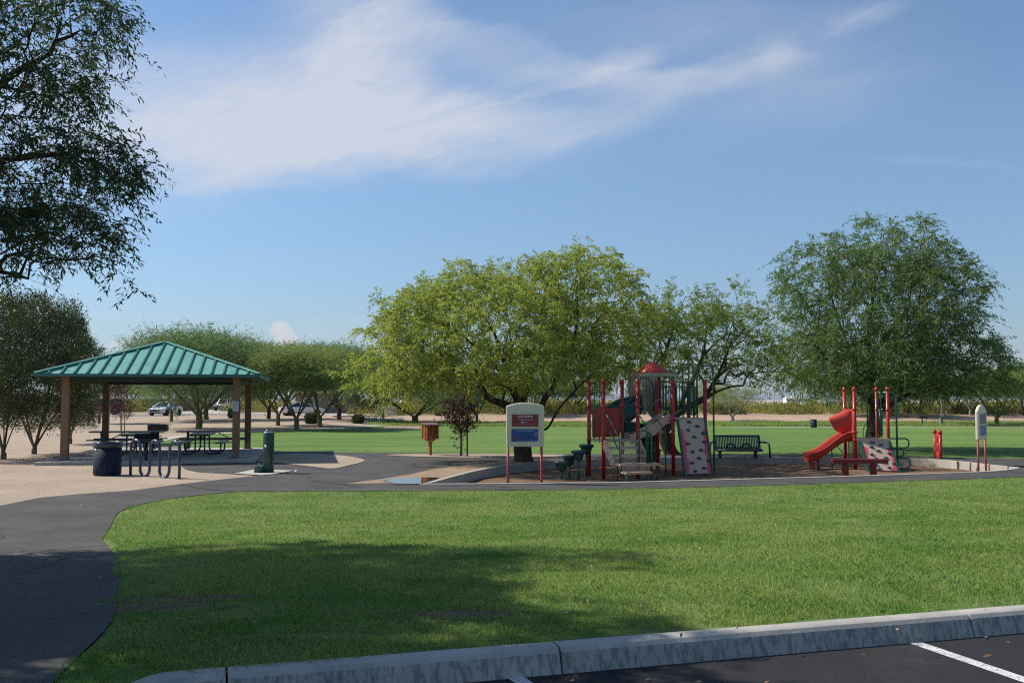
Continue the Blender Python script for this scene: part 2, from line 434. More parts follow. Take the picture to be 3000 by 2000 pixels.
e_ = tint.color_ramp.elements.new(0.25); e_.color = (1.03, 1.13, 1.19, 1)
skyc = mixc(nt, 1.0, sky.outputs[0], tint.outputs[0], 'MULTIPLY')
mx = node(nt, 'ShaderNodeMix', data_type='RGBA'); L(nt, mth('MULTIPLY', cm, front), mx.inputs[0])
L(nt, skyc, mx.inputs[6]); mx.inputs[7].default_value = (5.9, 6.2, 7.1, 1)
my = node(nt, 'ShaderNodeMix', data_type='RGBA'); L(nt, mth('MULTIPLY', cr.outputs[0], front), my.inputs[0])
L(nt, mx.outputs[2], my.inputs[6]); my.inputs[7].default_value = (6.5, 6.2, 6.5, 1)
L(nt, my.outputs[2], bg.inputs[0])
sc.view_settings.view_transform = 'Standard'; sc.view_settings.look = 'None'
sc.view_settings.exposure = 0.25; sc.view_settings.gamma = 1; sc.view_settings.use_curve_mapping = False
sc.cycles.use_denoising = False
sc.cycles.filter_width = 1.15
sc.cycles.max_bounces = 6; sc.cycles.diffuse_bounces = 3; sc.cycles.transmission_bounces = 4; sc.cycles.transparent_max_bounces = 4
sc.cycles.sample_clamp_indirect = 6
# ------------------------------------------------------------------ ground sheets
def structure(o, name=None): o['kind'] = 'structure'; return o
def spline(pts, n=8, closed=False):
    pts = [Vector(p) for p in pts]; out = []
    N = len(pts)
    for i in range(N if closed else N - 1):
        p0 = pts[(i - 1) % N] if closed or i > 0 else pts[0] * 2 - pts[1]
        p1, p2 = pts[i], pts[(i + 1) % N]
        p3 = pts[(i + 2) % N] if closed or i < N - 2 else p2 * 2 - p1
        for k in range(n):
            t = k / n
            out.append(0.5 * ((2 * p1) + (p2 - p0) * t + (2 * p0 - 5 * p1 + 4 * p2 - p3) * t * t + (3 * p1 - p0 - 3 * p2 + p3) * t ** 3))
    if not closed: out.append(pts[-1])
    return out
def sheet(name, poly, mat, off, holes=(), cell=2.0, zf=None):
    """flat ground piece following the terrain, off above it"""
    bm = bmesh.new(); es = []
    for loop in [poly] + list(holes):
        loop = [p for i, p in enumerate(loop) if (Vector(p[:2]) - Vector(loop[i - 1][:2])).length > 1e-4]
        vs = [bm.verts.new((p[0], p[1], 0)) for p in loop]
        es += [bm.edges.new((vs[i], vs[(i + 1) % len(vs)])) for i in range(len(vs))]
    bmesh.ops.triangle_fill(bm, use_beauty=True, edges=es)
    xs = [p[0] for p in poly]; ys = [p[1] for p in poly]
    for a, b, no in ((min(xs), max(xs), (1, 0, 0)), (min(ys), max(ys), (0, 1, 0))):
        k = math.floor(a / cell) * cell + cell
        while k < b:
            bmesh.ops.bisect_plane(bm, geom=bm.verts[:] + bm.edges[:] + bm.faces[:], plane_co=Vector(no) * k, plane_no=no, dist=1e-5)
            k += cell * (1 if k < 45 else 3)
    for v in bm.verts: v.co.z = (zf or gz)(v.co.x, v.co.y) + off
    bmesh.ops.recalc_face_normals(bm, faces=bm.faces)
    for f in bm.faces:
        if f.normal.z < 0: f.normal_flip()
        f.smooth = True
    me = bpy.data.meshes.new(name); bm.to_mesh(me); bm.free(); me.materials.append(mat)
    o = bpy.data.objects.new(name, me); col.objects.link(o); return structure(o)
def GP(pts): return [G(*p) for p in pts]
def xy(pts): return [(p.x, p.y) for p in pts]

M['desert'] = ground_mat('desert_ground', [((0.36, 0.265, 0.19), (0.30, 0.22, 0.16), 0.25, 0.35, 0.65), ((0.42, 0.32, 0.235), 3, 0.5, 0.7, 0.5)], bscale=20, bstr=0.4, bdist=0.05)
M['gravel'] = ground_mat('tan_gravel', [((0.41, 0.322, 0.24), (0.345, 0.268, 0.20), 0.5, 0.35, 0.65), ((0.15, 0.11, 0.08), 9, 0.56, 0.70, 0.75), ((0.55, 0.43, 0.33), 13, 0.56, 0.7, 0.8), ((0.13, 0.095, 0.07), 26, 0.6, 0.7, 0.8), ((0.28, 0.20, 0.14), 0.35, 0.52, 0.72, 0.4)], bscale=28, bstr=0.8, bdist=0.03)
M['bank'] = ground_mat('bank_dirt', [((0.44, 0.31, 0.22), (0.37, 0.255, 0.18), 0.4, 0.35, 0.65), ((0.30, 0.20, 0.14), 1.6, 0.58, 0.72, 0.5)], bscale=6, bstr=0.6, bdist=0.08)
M['dirt'] = ground_mat('bed_dirt', [((0.33, 0.24, 0.16), (0.26, 0.18, 0.12), 1.0, 0.35, 0.65), ((0.14, 0.09, 0.06), 14, 0.58, 0.7, 0.7), ((0.45, 0.35, 0.25), 26, 0.58, 0.7, 0.7)], bscale=30, bstr=0.7, bdist=0.03)
M['mulch'] = ground_mat('wood_mulch', [((0.20, 0.118, 0.066), (0.135, 0.078, 0.045), 2, 0.35, 0.65), ((0.36, 0.24, 0.15), 13, 0.54, 0.68, 0.8), ((0.06, 0.03, 0.02), 10, 0.56, 0.68, 0.8), ((0.40, 0.26, 0.15), 28, 0.58, 0.7, 0.8)], bscale=16, bstr=0.9, bdist=0.04)
M['asphalt'] = ground_mat('path_asphalt', [((0.080, 0.075, 0.072), (0.052, 0.049, 0.048), 0.8, 0.35, 0.65), ((0.11, 0.10, 0.09), 0.30, 0.55, 0.75, 0.5), ((0.105, 0.098, 0.09), 7, 0.55, 0.72, 0.5), ((0.035, 0.033, 0.033), 3.5, 0.56, 0.75, 0.55), ((0.15, 0.14, 0.13), 40, 0.6, 0.72, 0.6)], bscale=120, bstr=0.5, bdist=0.008)
M['lotasphalt'] = ground_mat('lot_asphalt', [((0.026, 0.026, 0.029), (0.018, 0.018, 0.020), 1.2, 0.35, 0.65), ((0.11, 0.105, 0.10), 60, 0.61, 0.72, 0.7), ((0.07, 0.066, 0.062), 0.6, 0.55, 0.75, 0.6), ((0.012, 0.012, 0.014), 90, 0.6, 0.75, 0.7)], bscale=160, bstr=0.6, bdist=0.006)
M['road'] = ground_mat('road_asphalt', [((0.22, 0.20, 0.185), (0.19, 0.175, 0.165), 0.4, 0.35, 0.65)], bscale=30, bstr=0.3, bdist=0.01)
M['soil'] = ground_mat('lawn_soil', [((0.10, 0.17, 0.038), (0.14, 0.19, 0.048), 1.2, 0.35, 0.65), ((0.16, 0.10, 0.06), 2.5, 0.62, 0.74, 0.8)], bscale=70, bstr=0.7, bdist=0.02)
M['field'] = ground_mat('mown_field', [((0.110, 0.198, 0.036), (0.150, 0.232, 0.050), 0.14, 0.40, 0.6), ((0.075, 0.165, 0.022), 0.9, 0.50, 0.68, 0.65), ((0.20, 0.265, 0.065), 0.045, 0.50, 0.66, 0.6), ((0.05, 0.12, 0.015), 4.5, 0.50, 0.66, 0.65), ((0.19, 0.27, 0.06), 9, 0.55, 0.68, 0.5)], bscale=12, bstr=0.9, bdist=0.06)
nt_f = M['field'].node_tree
pf = [q for q in nt_f.nodes if q.type == 'BSDF_PRINCIPLED'][0]; src = pf.inputs['Base Color'].links[0].from_socket
fs = fac_noise(nt_f, 1.0, 0.42, 0.66, objco(nt_f, (0.10, 0.55, 1), (0, 0, 0.06)), 4)
fk = node(nt_f, 'ShaderNodeMath', operation='MULTIPLY'); L(nt_f, fs, fk.inputs[0]); fk.inputs[1].default_value = 0.6; fk.use_clamp = True
c_a = mixc(nt_f, fk.outputs[0], src, (0.055, 0.135, 0.02))
fs2 = fac_noise(nt_f, 1.0, 0.55, 0.70, objco(nt_f, (0.05, 0.22, 1), (0, 0, -0.04)), 4)
fk2 = node(nt_f, 'ShaderNodeMath', operation='MULTIPLY'); L(nt_f, fs2, fk2.inputs[0]); fk2.inputs[1].default_value = 0.55; fk2.use_clamp = True
L(nt_f, mixc(nt_f, fk2.outputs[0], c_a, (0.21, 0.24, 0.075)), pf.inputs['Base Color'])
M['plain'] = ground_mat('pale_plain', [((0.50, 0.44, 0.38), (0.44, 0.38, 0.33), 0.01, 0.35, 0.65)], bscale=0.5, bstr=0.1, bdist=0.1)

# base terrain out to the horizon, kept below every sheet laid on it
gxs = [-9000, -5000, -2500, -1200, -600, -300, -160] + list(range(-100, 101, 5)) + [160, 300, 600, 1200, 2500, 5000, 9000]
gys = [-400, -150, -60, -20, 0] + list(range(4, 48, 4)) + [48.0 + 2.5 * i for i in range(28)] + [120, 130, 150, 180, 230, 300, 400, 600, 1000, 2000, 4000, 9000]
mb = MB()
mb.add([(x, y, gz(x, y) - (0.45 if y < 52 else 0.0)) for y in gys for x in gxs],
       [(j * len(gxs) + i, j * len(gxs) + i + 1, (j + 1) * len(gxs) + i + 1, (j + 1) * len(gxs) + i) for j in range(len(gys) - 1) for i in range(len(gxs) - 1)], True)
structure(mb.build('ground', M['desert']))

# playground pit
PIT_Z = -0.24
pit = spline([G(*p, z=0) for p in ((1232, 1420), (1360, 1420), (1500, 1419), (1800, 1416), (2000, 1411), (2200, 1405.5), (2500, 1397), (2750, 1389), (2900, 1383), (2965, 1377),
      (2985, 1371), (2900, 1362), (2800, 1351), (2700, 1345), (2500, 1341), (2200, 1339), (1950, 1340), (1750, 1345), (1600, 1353), (1500, 1361), (1400, 1377), (1320, 1396), (1262, 1412))], 6, True)
def offset_loop(lp, d):
    n = len(lp); out = []
    for i in range(n):
        t = (lp[(i + 1) % n] - lp[i - 1]); t.z = 0; t.normalize()
        out.append(lp[i] + Vector((-t.y, t.x, 0)) * d)
    return out
pit_in = offset_loop(pit, 0.16)
mb = MB(); n = len(pit)
ring = [pit, pit, pit_in, pit_in]; zs = [-0.4, 0.03, 0.03, -0.4]
vs = [Vector((p.x, p.y, z)) for lp, z in zip(ring, zs) for p in lp]
mb.add(vs, [(k * n + i, k * n + (i + 1) % n, (k + 1) * n + (i + 1) % n, (k + 1) * n + i) for k in range(3) for i in range(n)])
structure(mb.build('playground_kerb', M['kerbwhite'], bevel=0.012))
sheet('mulch', xy(pit_in), M['mulch'], PIT_Z, cell=1.0, zf=lambda x, y: 0.02 * math.sin(x * 2.1) * math.sin(y * 1.7 + x))

# front lawn, path, field
LAWN_TOP = [(300, 1580), (328, 1533), (351, 1500), (417, 1476), (524, 1458), (643, 1445), (714, 1440), (952, 1439), (1400, 1437), (1913, 1431), (2551, 1413), (3000, 1397), (3500, 1376)]
LAWN_LEFT = [(150, 2010), (204, 1950), (306, 1850), (338, 1785), (346, 1700), (344, 1645), (316, 1600), (300, 1580)]
left_edge = spline(GP(LAWN_LEFT), 5); top_edge = spline(GP(LAWN_TOP), 6)
lawn_up = left_edge[:-1] + top_edge
kerb_back = [Vector((KA.x + KD.x * t, KA.y + KD.y * t, 0)) for t in (12.0, 9, 6, 3, 0)]
k_end = KA - KD * 0.40
lawn_poly = xy([Vector((-2.27, 4.35, 0)), Vector((-2.6, 4.4, 0))] + lawn_up) + [(25, 17)] + [(p.x, p.y) for p in kerb_back] + [(k_end.x, k_end.y)]
sheet('lawn', lawn_poly, M['soil'], 0.0, cell=0.8)
FIELD_BOT = [(800, 1321), (1000, 1325), (1400, 1328), (1900, 1331), (2300, 1332), (2600, 1336), (3000, 1344), (3600, 1352)]
field_bot = spline(GP(FIELD_BOT), 5)
FIELD_LEFT = [(440, 1308), (470, 1296), (520, 1283), (600, 1274), (735, 1266), (868, 1260), (1016, 1255), (1121, 1247), (1205, 1243), (1331, 1241)]
field_left = spline(GP(FIELD_LEFT), 4)
slab_fl = Vector((-14.8, 32.9, 0)); SH_ROT = R(11.6)
def SHP(x, y, z=0):
    c, s = math.cos(SH_ROT), math.sin(SH_ROT)
    return Vector((slab_fl.x + x * c - y * s, slab_fl.y + x * s + y * c, z))
asph = xy(GP([(-900, 1640), (-300, 1531), (0, 1482), (119, 1458), (250, 1446), (387, 1437), (524, 1419), (655, 1404), (768, 1392), (665, 1388), (580, 1383), (545, 1376), (529, 1364), (534, 1358)]))
asph += xy([SHP(1.5 + 0.8, -1.0), SHP(6.1, -1.0), SHP(6.1, 7.5)])
asph += xy(field_bot) + xy(lawn_up[::-1]) + [(-2.6, 4.4), (-9, 3.0)]
sheet('path', asph, M['asphalt'], 0.012, holes=[xy(pit)], cell=0.9)
fl_poly = xy(field_bot) + [(90, 45), (140, 89.5)] + [(0, 89.5), (-8.5, 85.0)] + xy(field_left[::-1]) + xy([SHP(6.1, 8.6)])
sheet('field', fl_poly, M['field'], 0.006, cell=3.0)
gr_poly = [(-70, 20), (-14, 12)] + xy(GP([(-300, 1531), (0, 1482), (119, 1458), (250, 1446), (387, 1437), (524, 1419), (655, 1404), (768, 1392)])) + xy([SHP(6.1, 7.5), SHP(6.1, 8.6)]) + xy(field_left) + [(-9, 92), (-60, 112), (-150, 90)]
sheet('gravel', gr_poly, M['gravel'], 0.003, cell=2.0)
# paved strip between gravel and field, and the path along it
walk_o = [p + Vector((-0.75, 0.75, 0)) for p in field_left]
sheet('walkway', xy(field_left) + xy(walk_o[::-1]), M['concrete'], 0.02, cell=4)
# planted beds laid in the asphalt
bed1 = spline(GP([(738, 1341), (860, 1329), (1005, 1336), (1068, 1350), (1016, 1366), (970, 1374), (893, 1366), (802, 1356), (725, 1350)]), 5, True)
sheet('gravel_bed', xy(bed1), M['gravel'], 0.028, cell=2)
bed2 = spline(GP([(1130, 1333.5), (1260, 1331), (1500, 1331.5), (1660, 1333), (1600, 1339), (1420, 1341), (1250, 1339)]), 5, True)
sheet('gravel_strip', xy(bed2), M['gravel'], 0.026, cell=2)
bed3 = GP([(1010, 1419), (1119, 1404), (1200, 1391), (1262, 1377), (1330, 1367), (1400, 1361), (1480, 1350), (1640, 1343), (1760, 1339)]) + \
       [p for p in offset_loop(pit, -0.004)[int(6 * 17.2):int(6 * 22.6)]]
sheet('dirt_bed', xy(bed3), M['dirt'], 0.022, cell=2)
m, nt, out = newmat('puddle_water')
p = node(nt, 'ShaderNodeBsdfPrincipled', i_Roughness=0.02); p.inputs['Base Color'].default_value = (0.05, 0.04, 0.03, 1)
p.inputs['Specular IOR Level'].default_value = 0.5; p.inputs['IOR'].default_value = 1.33
nn = node(nt, 'ShaderNodeTexNoise', i_Scale=3.0); L(nt, bump(nt, nn.outputs[0], 0.02, 0.01), p.inputs['Normal'])
L(nt, p.outputs[0], out.inputs[0]); M['water'] = m
pud = spline(GP([(1122, 1410), (1150, 1404), (1200, 1402), (1285, 1401), (1262, 1411), (1236, 1419), (1170, 1420), (1140, 1416)]), 4, True)
sheet('puddle', xy(pud), M['water'], 0.030, cell=5)
# cracks in the path are tar-filled, thin raised strips
M['tar'] = paint('tar', (0.018, 0.018, 0.02), rough=0.7, scale=9)
def pip(poly, p_):
    c = False; j = len(poly) - 1
    for i in range(len(poly)):
        (xi, yi), (xj, yj) = poly[i][:2], poly[j][:2]
        if (yi > p_.y) != (yj > p_.y) and p_.x < (xj - xi) * (p_.y - yi) / (yj - yi) + xi: c = not c
        j = i
    return c
def inside_path(p_): return pip(asph, p_) and not pip(xy(pit), p_) and not any(pip(xy(b_), p_) for b_ in (bed1, bed2, bed3))
mb = MB()
rnd = random.Random(4)
for line in (((905, 1408), (960, 1415), (1010, 1421), (1060, 1430)), ((530, 1420), (600, 1433), (690, 1440)), ((1060, 1331), (1110, 1337), (1180, 1336)), ((1290, 1425), (1420, 1424), (1500, 1430)), ((1010, 1419), (1119, 1404), (1200, 1390), (1262, 1376))):
    pts = spline(GP(line), 5)
    for a, b in zip(pts[:-1], pts[1:]):
        t = (b - a).normalized(); nrm = Vector((-t.y, t.x, 0)) * rnd.uniform(0.015, 0.05)
        z = Vector((0, 0, 0.019))
        mb.add([a - nrm + z, b - nrm + z, b + nrm + z, a + nrm + z], [(0, 1, 2, 3)])
for q in range(16):
    px, py = rnd.choice(((rnd.uniform(-50, 320), rnd.uniform(1480, 1640)), (rnd.uniform(400, 1000), rnd.uniform(1412, 1436)), (rnd.uniform(950, 1350), rnd.uniform(1340, 1400)), (rnd.uniform(1500, 2900), rnd.uniform(1395, 1425))))
    p_ = G(px, py); an = rnd.uniform(0, 6.3)
    for k in range(rnd.randint(5, 11)):
        an += rnd.uniform(-.6, .6); q_ = p_ + Vector((math.cos(an), math.sin(an), 0)) * rnd.uniform(.12, .3)
        if inside_path(q_):
            t = (q_ - p_).normalized(); nrm = Vector((-t.y, t.x, 0)) * rnd.uniform(.006, .014)
            za, zb = gz(p_.x, p_.y) + .019, gz(q_.x, q_.y) + .019
            mb.add([Vector((v_.x, v_.y, z_)) for v_, z_ in ((p_ - nrm, za), (q_ - nrm, zb), (q_ + nrm, zb), (p_ + nrm, za))], [(0, 1, 2, 3)])
        p_ = q_
structure(mb.build('path_cracks', M['tar']))

# ---------------- parking lot, kerb, stall lines
def kp(t, s): return Vector((KA.x + KD.x * t + KN.x * s, KA.y + KD.y * t + KN.y * s, 0))
sheet('parking_lot', [tuple(kp(-9, -0.20)[:2]), tuple(kp(16, -0.20)[:2]), tuple(kp(16, -14)[:2]), tuple(kp(-9, -14)[:2])], M['lotasphalt'], LOT_Z, cell=3, zf=lambda x, y: 0)
m, nt, out = newmat('kerb_concrete')
v = objco(nt)
a = noise_col(nt, (0.44, 0.415, 0.37), (0.34, 0.325, 0.295), 3, 6, 0.35, 0.65, v)
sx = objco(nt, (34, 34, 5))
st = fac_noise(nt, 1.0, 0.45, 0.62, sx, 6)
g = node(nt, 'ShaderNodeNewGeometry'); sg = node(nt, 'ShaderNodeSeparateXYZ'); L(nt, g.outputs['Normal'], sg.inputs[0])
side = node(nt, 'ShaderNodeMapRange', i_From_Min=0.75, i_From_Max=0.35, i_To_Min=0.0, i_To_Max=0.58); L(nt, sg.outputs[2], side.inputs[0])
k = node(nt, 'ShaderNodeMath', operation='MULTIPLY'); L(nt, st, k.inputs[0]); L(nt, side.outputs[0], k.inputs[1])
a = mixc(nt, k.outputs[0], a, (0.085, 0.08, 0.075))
p = node(nt, 'ShaderNodeBsdfPrincipled', i_Roughness=0.9); p.inputs['Specular IOR Level'].default_value = 0.2
L(nt, a, p.inputs['Base Color'])
nn = node(nt, 'ShaderNodeTexNoise', i_Scale=90, i_Detail=5); L(nt, v, nn.inputs[0])
L(nt, bump(nt, nn.outputs[0], 0.4, 0.006), p.inputs['Normal']); L(nt, p.outputs[0], out.inputs[0]); M['kerb'] = m
mb = MB()
prof = [(0.0, LOT_Z - 0.25), (0.0, KERB_Z - 0.012), (-0.012, KERB_Z), (-0.10, KERB_Z), (-0.135, KERB_Z - 0.008), (-0.158, KERB_Z - 0.035), (-0.20, LOT_Z - 0.02), (-0.20, LOT_Z - 0.25)]
def kring(t, mit=0.0):
    return [Vector((kp(t + mit * s, s).x, kp(t + mit * s, s).y, z)) for s, z in prof]
joint = [0.0, 1.985, 5.1, 8.2, 11.3, 14.4]
for a0, a1 in zip(joint[:-1], joint[1:]):
    st_ = [a0 + 0.006 + (a1 - a0 - 0.012) * i / 6 for i in range(7)]
    mb.loft([kring(t) for t in st_], smooth=False)
# the return at the left end, turning down toward the viewer
pos = Vector(kp(-0.006, 0)[:2]); rings = []; dirv = -KD
for i, (step_, ang) in enumerate(((0, 0), (.12, 0), (.12, 0), (.08, 8), (.05, 20), (.05, 33), (.05, 46), (.06, 56), (.4, 58), (.6, 58), (.8, 58))):
    an = R(ang); d2 = Matrix.Rotation(an, 2) @ dirv; nrm = Matrix.Rotation(an, 2) @ KN
    pos = pos + d2 * step_
    rings.append([Vector((pos.x + nrm.x * s_, pos.y + nrm.y * s_, z)) for s_, z in prof])
mb.loft(rings, smooth=False)
structure(mb.build('kerb', M['kerb'], bevel=0.008))
M['linepaint'] = ground_mat('worn_line_paint', [((0.62, 0.62, 0.60), (0.50, 0.50, 0.49), 6, 0.35, 0.65), ((0.05, 0.05, 0.05), 45, 0.56, 0.64, 0.9), ((0.14, 0.14, 0.14), 7, 0.54, 0.68, 0.7)], bscale=120, bstr=0.4, bdist=0.004)
for (a, b) in (((2600, 1860), (2648, 1858), (3090, 2010), (3020, 2014)), ((1462, 1962), (1512, 1960), (1600, 2040), (1540, 2046)))[0:0]: pass
def stall_line(px, py, px2, py2, w=0.10):
    a = G(px, py, z=LOT_Z); b = G(px2, py2, z=LOT_Z); d = (b - a).normalized(); nrm = Vector((-d.y, d.x, 0)) * w / 2
    b = a + d * 4.6
    mb = MB(); z = Vector((0, 0, 0.004))
    N = 30
    mb.add([a + (b - a) * (i / N) + nrm * s + z for i in range(N + 1) for s in (-1, 1)], [(2 * i, 2 * i + 2, 2 * i + 3, 2 * i + 1) for i in range(N)])
    structure(mb.build('stall_line', M['linepaint']))
stall_line(2618, 1861, 3000, 1991)
stall_line(1482, 1964, 1550, 2012)

# ---------------- far ground: walkway line, weeds bank, road, drive, plain, hills
bank = [(x, y) for x, y in ((-16, 86), (-8.5, 86.5), (0, 89.5), (140, 89.5), (200, 110), (-30, 110))]
sheet('bank', bank, M['bank'], 0.012, cell=3.0)
fp = xy(GP([(2040, 1249.5), (2250, 1250.6), (2700, 1249.6), (3400, 1250), (3400, 1251.6), (2700, 1251), (2250, 1251.9), (2040, 1250.4)]))
sheet('field_path', fp, M['concrete'], 0.02, cell=4)
road_c = GP([(-500, 1232), (100, 1226), (360, 1220), (560, 1215), (760, 1214), (900, 1214), (1000, 1217)])
n_ = []
for i, p_ in enumerate(road_c):
    n_.append(p_ + Vector((0, 24, 0)))
sheet('road', xy(road_c) + xy(n_[::-1]), M['road'], 0.014, cell=6)
bridge_c = GP([(980, 1220), (1170, 1220), (1170, 1215), (980, 1214)])
sheet('driveway', xy(GP([(520, 1211), (700, 1211), (700, 1196), (640, 1194), (600, 1194)])), M['concrete'], 0.02, cell=6)
sheet('sidewalk', xy(GP([(720, 1212), (1060, 1218), (1060, 1214), (720, 1208)])), M['concrete'], 0.024, cell=6)
sheet('plain', [(-900, 330), (1800, 330), (3600, 2400), (-1500, 2400)], M['plain'], 0.05, cell=2000)
M['hill'] = ground_mat('far_hill', [((0.15, 0.15, 0.17), (0.12, 0.125, 0.15), 0.001, 0.35, 0.65)], bscale=0.01, bstr=0.5, bdist=30)  # bluish grey base colour carries some of the distance haze
mb = MB(); rnd = random.Random(9)
xs = [-9000 + 250 * i for i in range(84)]
prof_h = []
for i, x in enumerate(xs):
    prof_h.append(24 + 28 * (0.5 + 0.5 * math.sin(x * 0.0011 + 1)) + 14 * math.sin(x * 0.0031) + rnd.uniform(-5, 5) + (80 * math.exp(-((x - 4300) / 900.0) ** 2)))
vs = []
for yo, k in ((0, 0.0), (700, 0.55), (1300, 1.0), (2600, 0.0)):
    vs += [Vector((x, 8000 + yo, max(0, h * k) - 2)) for x, h in zip(xs, prof_h)]
mb.add(vs, [(j * 84 + i, j * 84 + i + 1, (j + 1) * 84 + i + 1, (j + 1) * 84 + i) for j in range(3) for i in range(83)], True)
structure(mb.build('hills', M['hill']))

# bare brown earth showing through the shaded lawn
M['earth'] = ground_mat('bare_earth', [((0.15, 0.088, 0.052), (0.11, 0.065, 0.04), 2.0, 0.35, 0.65), ((0.20, 0.13, 0.08), 14, 0.55, 0.7, 0.6)], bscale=40, bstr=0.7, bdist=0.02)
for px, py, rx, ry in ((440, 1778, .60, .26), (560, 1752, .55, .16), (1330, 1800, .55, .16)):
    c_ = G(px, py); sheet('bare_earth', [(c_.x + rx * 1.1 * math.cos(a_ * PI / 12) * (1 + .12 * math.sin(3 * a_)), c_.y + ry * 1.1 * math.sin(a_ * PI / 12)) for a_ in range(24)], M['earth'], 0.004, cell=.4)
# ---------------- grass blades of the near lawn
M['grass'] = None
m, nt, out = newmat('grass_blades')
g = node(nt, 'ShaderNodeNewGeometry')
a = mixc(nt, g.outputs['Random Per Island'], (0.215, 0.325, 0.058), (0.395, 0.460, 0.135))
f = fac_noise(nt, 0.45, 0.40, 0.62, objco(nt), 4)
a = mixc(nt, f, a, (0.15, 0.285, 0.048))
f2 = fac_noise(nt, 0.9, 0.50, 0.68, objco(nt, rot=(0, 0, 0.6)), 4)
k = node(nt, 'ShaderNodeMath', operation='MULTIPLY'); L(nt, f2, k.inputs[0]); k.inputs[1].default_value = 0.55; k.use_clamp = True
a = mixc(nt, k.outputs[0], a, (0.42, 0.44, 0.16))
p = node(nt, 'ShaderNodeBsdfPrincipled', i_Roughness=0.5); p.inputs['Specular IOR Level'].default_value = 0.25
L(nt, a, p.inputs['Base Color'])
t = node(nt, 'ShaderNodeBsdfTranslucent'); L(nt, a, t.inputs[0])
s_ = node(nt, 'ShaderNodeMixShader'); s_.inputs[0].default_value = 0.38
L(nt, p.outputs[0], s_.inputs[1]); L(nt, t.outputs[0], s_.inputs[2]); L(nt, s_.outputs[0], out.inputs[0]); M['grass'] = m
gzv = np.vectorize(gz)
def inside(poly, x, y):
    poly = np.array(poly); c = np.zeros(len(x), bool); j = len(poly) - 1
    for i in range(len(poly)):
        xi, yi = poly[i]; xj, yj = poly[j]
        if yi != yj:
            c ^= ((yi > y) != (yj > y)) & (x < (xj - xi) * (y - yi) / (yj - yi) + xi)
        j = i
    return c
def vnoise(x, y, s, seed):
    """smooth value noise"""
    r = np.random.RandomState(seed).rand(64, 64)
    u, v = x * s + 1000, y * s + 1000
    i, j = np.floor(u).astype(int), np.floor(v).astype(int); fu, fv = u - i, v - j
    fu = fu * fu * (3 - 2 * fu); fv = fv * fv * (3 - 2 * fv)
    g_ = lambda a, b: r[a % 64, b % 64]
    return (g_(i, j) * (1 - fu) + g_(i + 1, j) * fu) * (1 - fv) + (g_(i, j + 1) * (1 - fu) + g_(i + 1, j + 1) * fu) * fv
def blades(name, poly, N, ymin, ymax, hmin, hmax, wid, seed, label, mat, power=2.0, bare=0.0):
    rs = np.random.RandomState(seed)
    y = ymin + (ymax - ymin) * rs.rand(N) ** power
    x = (rs.rand(N) * 2 - 1) * (y * 0.70 + 1.6)
    k = inside(poly, x + (vnoise(x, y, 2.6, 21) - .5) * .30 + rs.randn(N) * .025, y + (vnoise(x, y, 2.3, 22) - .5) * .30 + rs.randn(N) * .025)
    if bare:
        nz = vnoise(x, y, 2.2, 5) * 0.6 + vnoise(x, y, 5.5, 6) * 0.4
        for px, py, rx, ry in BARE:
            c_ = G(px, py); e = ((x - c_.x) / rx) ** 2 + ((y - c_.y) / ry) ** 2
            k &= ~((nz * 1.1 + (1 - e) * .55 > .70) & (e < 1.4) & (rs.rand(N) > 0.22))
        nz2 = vnoise(x, y, 1.1, 15) * 0.6 + vnoise(x, y, 3.1, 16) * 0.4
        k &= ~((nz2 > .66) & (rs.rand(N) > 0.45))
    x, y = x[k], y[k]; n = len(x)
    z = gzv(x, y)
    hn = vnoise(x, y, 1.3, 8)
    h = (hmin + (hmax - hmin) * rs.rand(n) ** 1.6) * (0.7 + 0.6 * hn)
    tall = rs.rand(n) > 0.995; h[tall] *= 1.9
    an = rs.rand(n) * 2 * PI
    wv = np.stack([np.cos(an), np.sin(an), np.zeros(n)], 1) * (wid * (0.7 + 0.6 * rs.rand(n)))[:, None] * (0.7 + y / 22)[:, None]
    ln = (rs.randn(n, 2) * 0.45) * h[:, None]
    b = np.stack([x, y, z], 1)
    tip = b + np.concatenate([ln, h[:, None]], 1)
    mid = b + np.concatenate([ln * 0.3, h[:, None] * 0.55], 1)
    V = np.stack([b - wv * .5, b + wv * .5, mid + wv * .4, tip, mid - wv * .4], 1)
    o = np_mesh(name, V, 5, mat)
    return tag(o, label, 'grass', kind='stuff')
BARE = [(440, 1778, .60, .26), (560, 1752, .55, .16), (1330, 1800, .55, .16), (930, 1862, .5, .12), (1900, 1845, .4, .12), (430, 1690, .3, .18), (1965, 1742, .25, .1)]
blades('grass', lawn_poly, 940000, 4.6, 28.5, 0.020, 0.042, 0.0052, 3, 'short mown green grass of the front lawn between kerb and path', M['grass'], 1.75, 0.66)
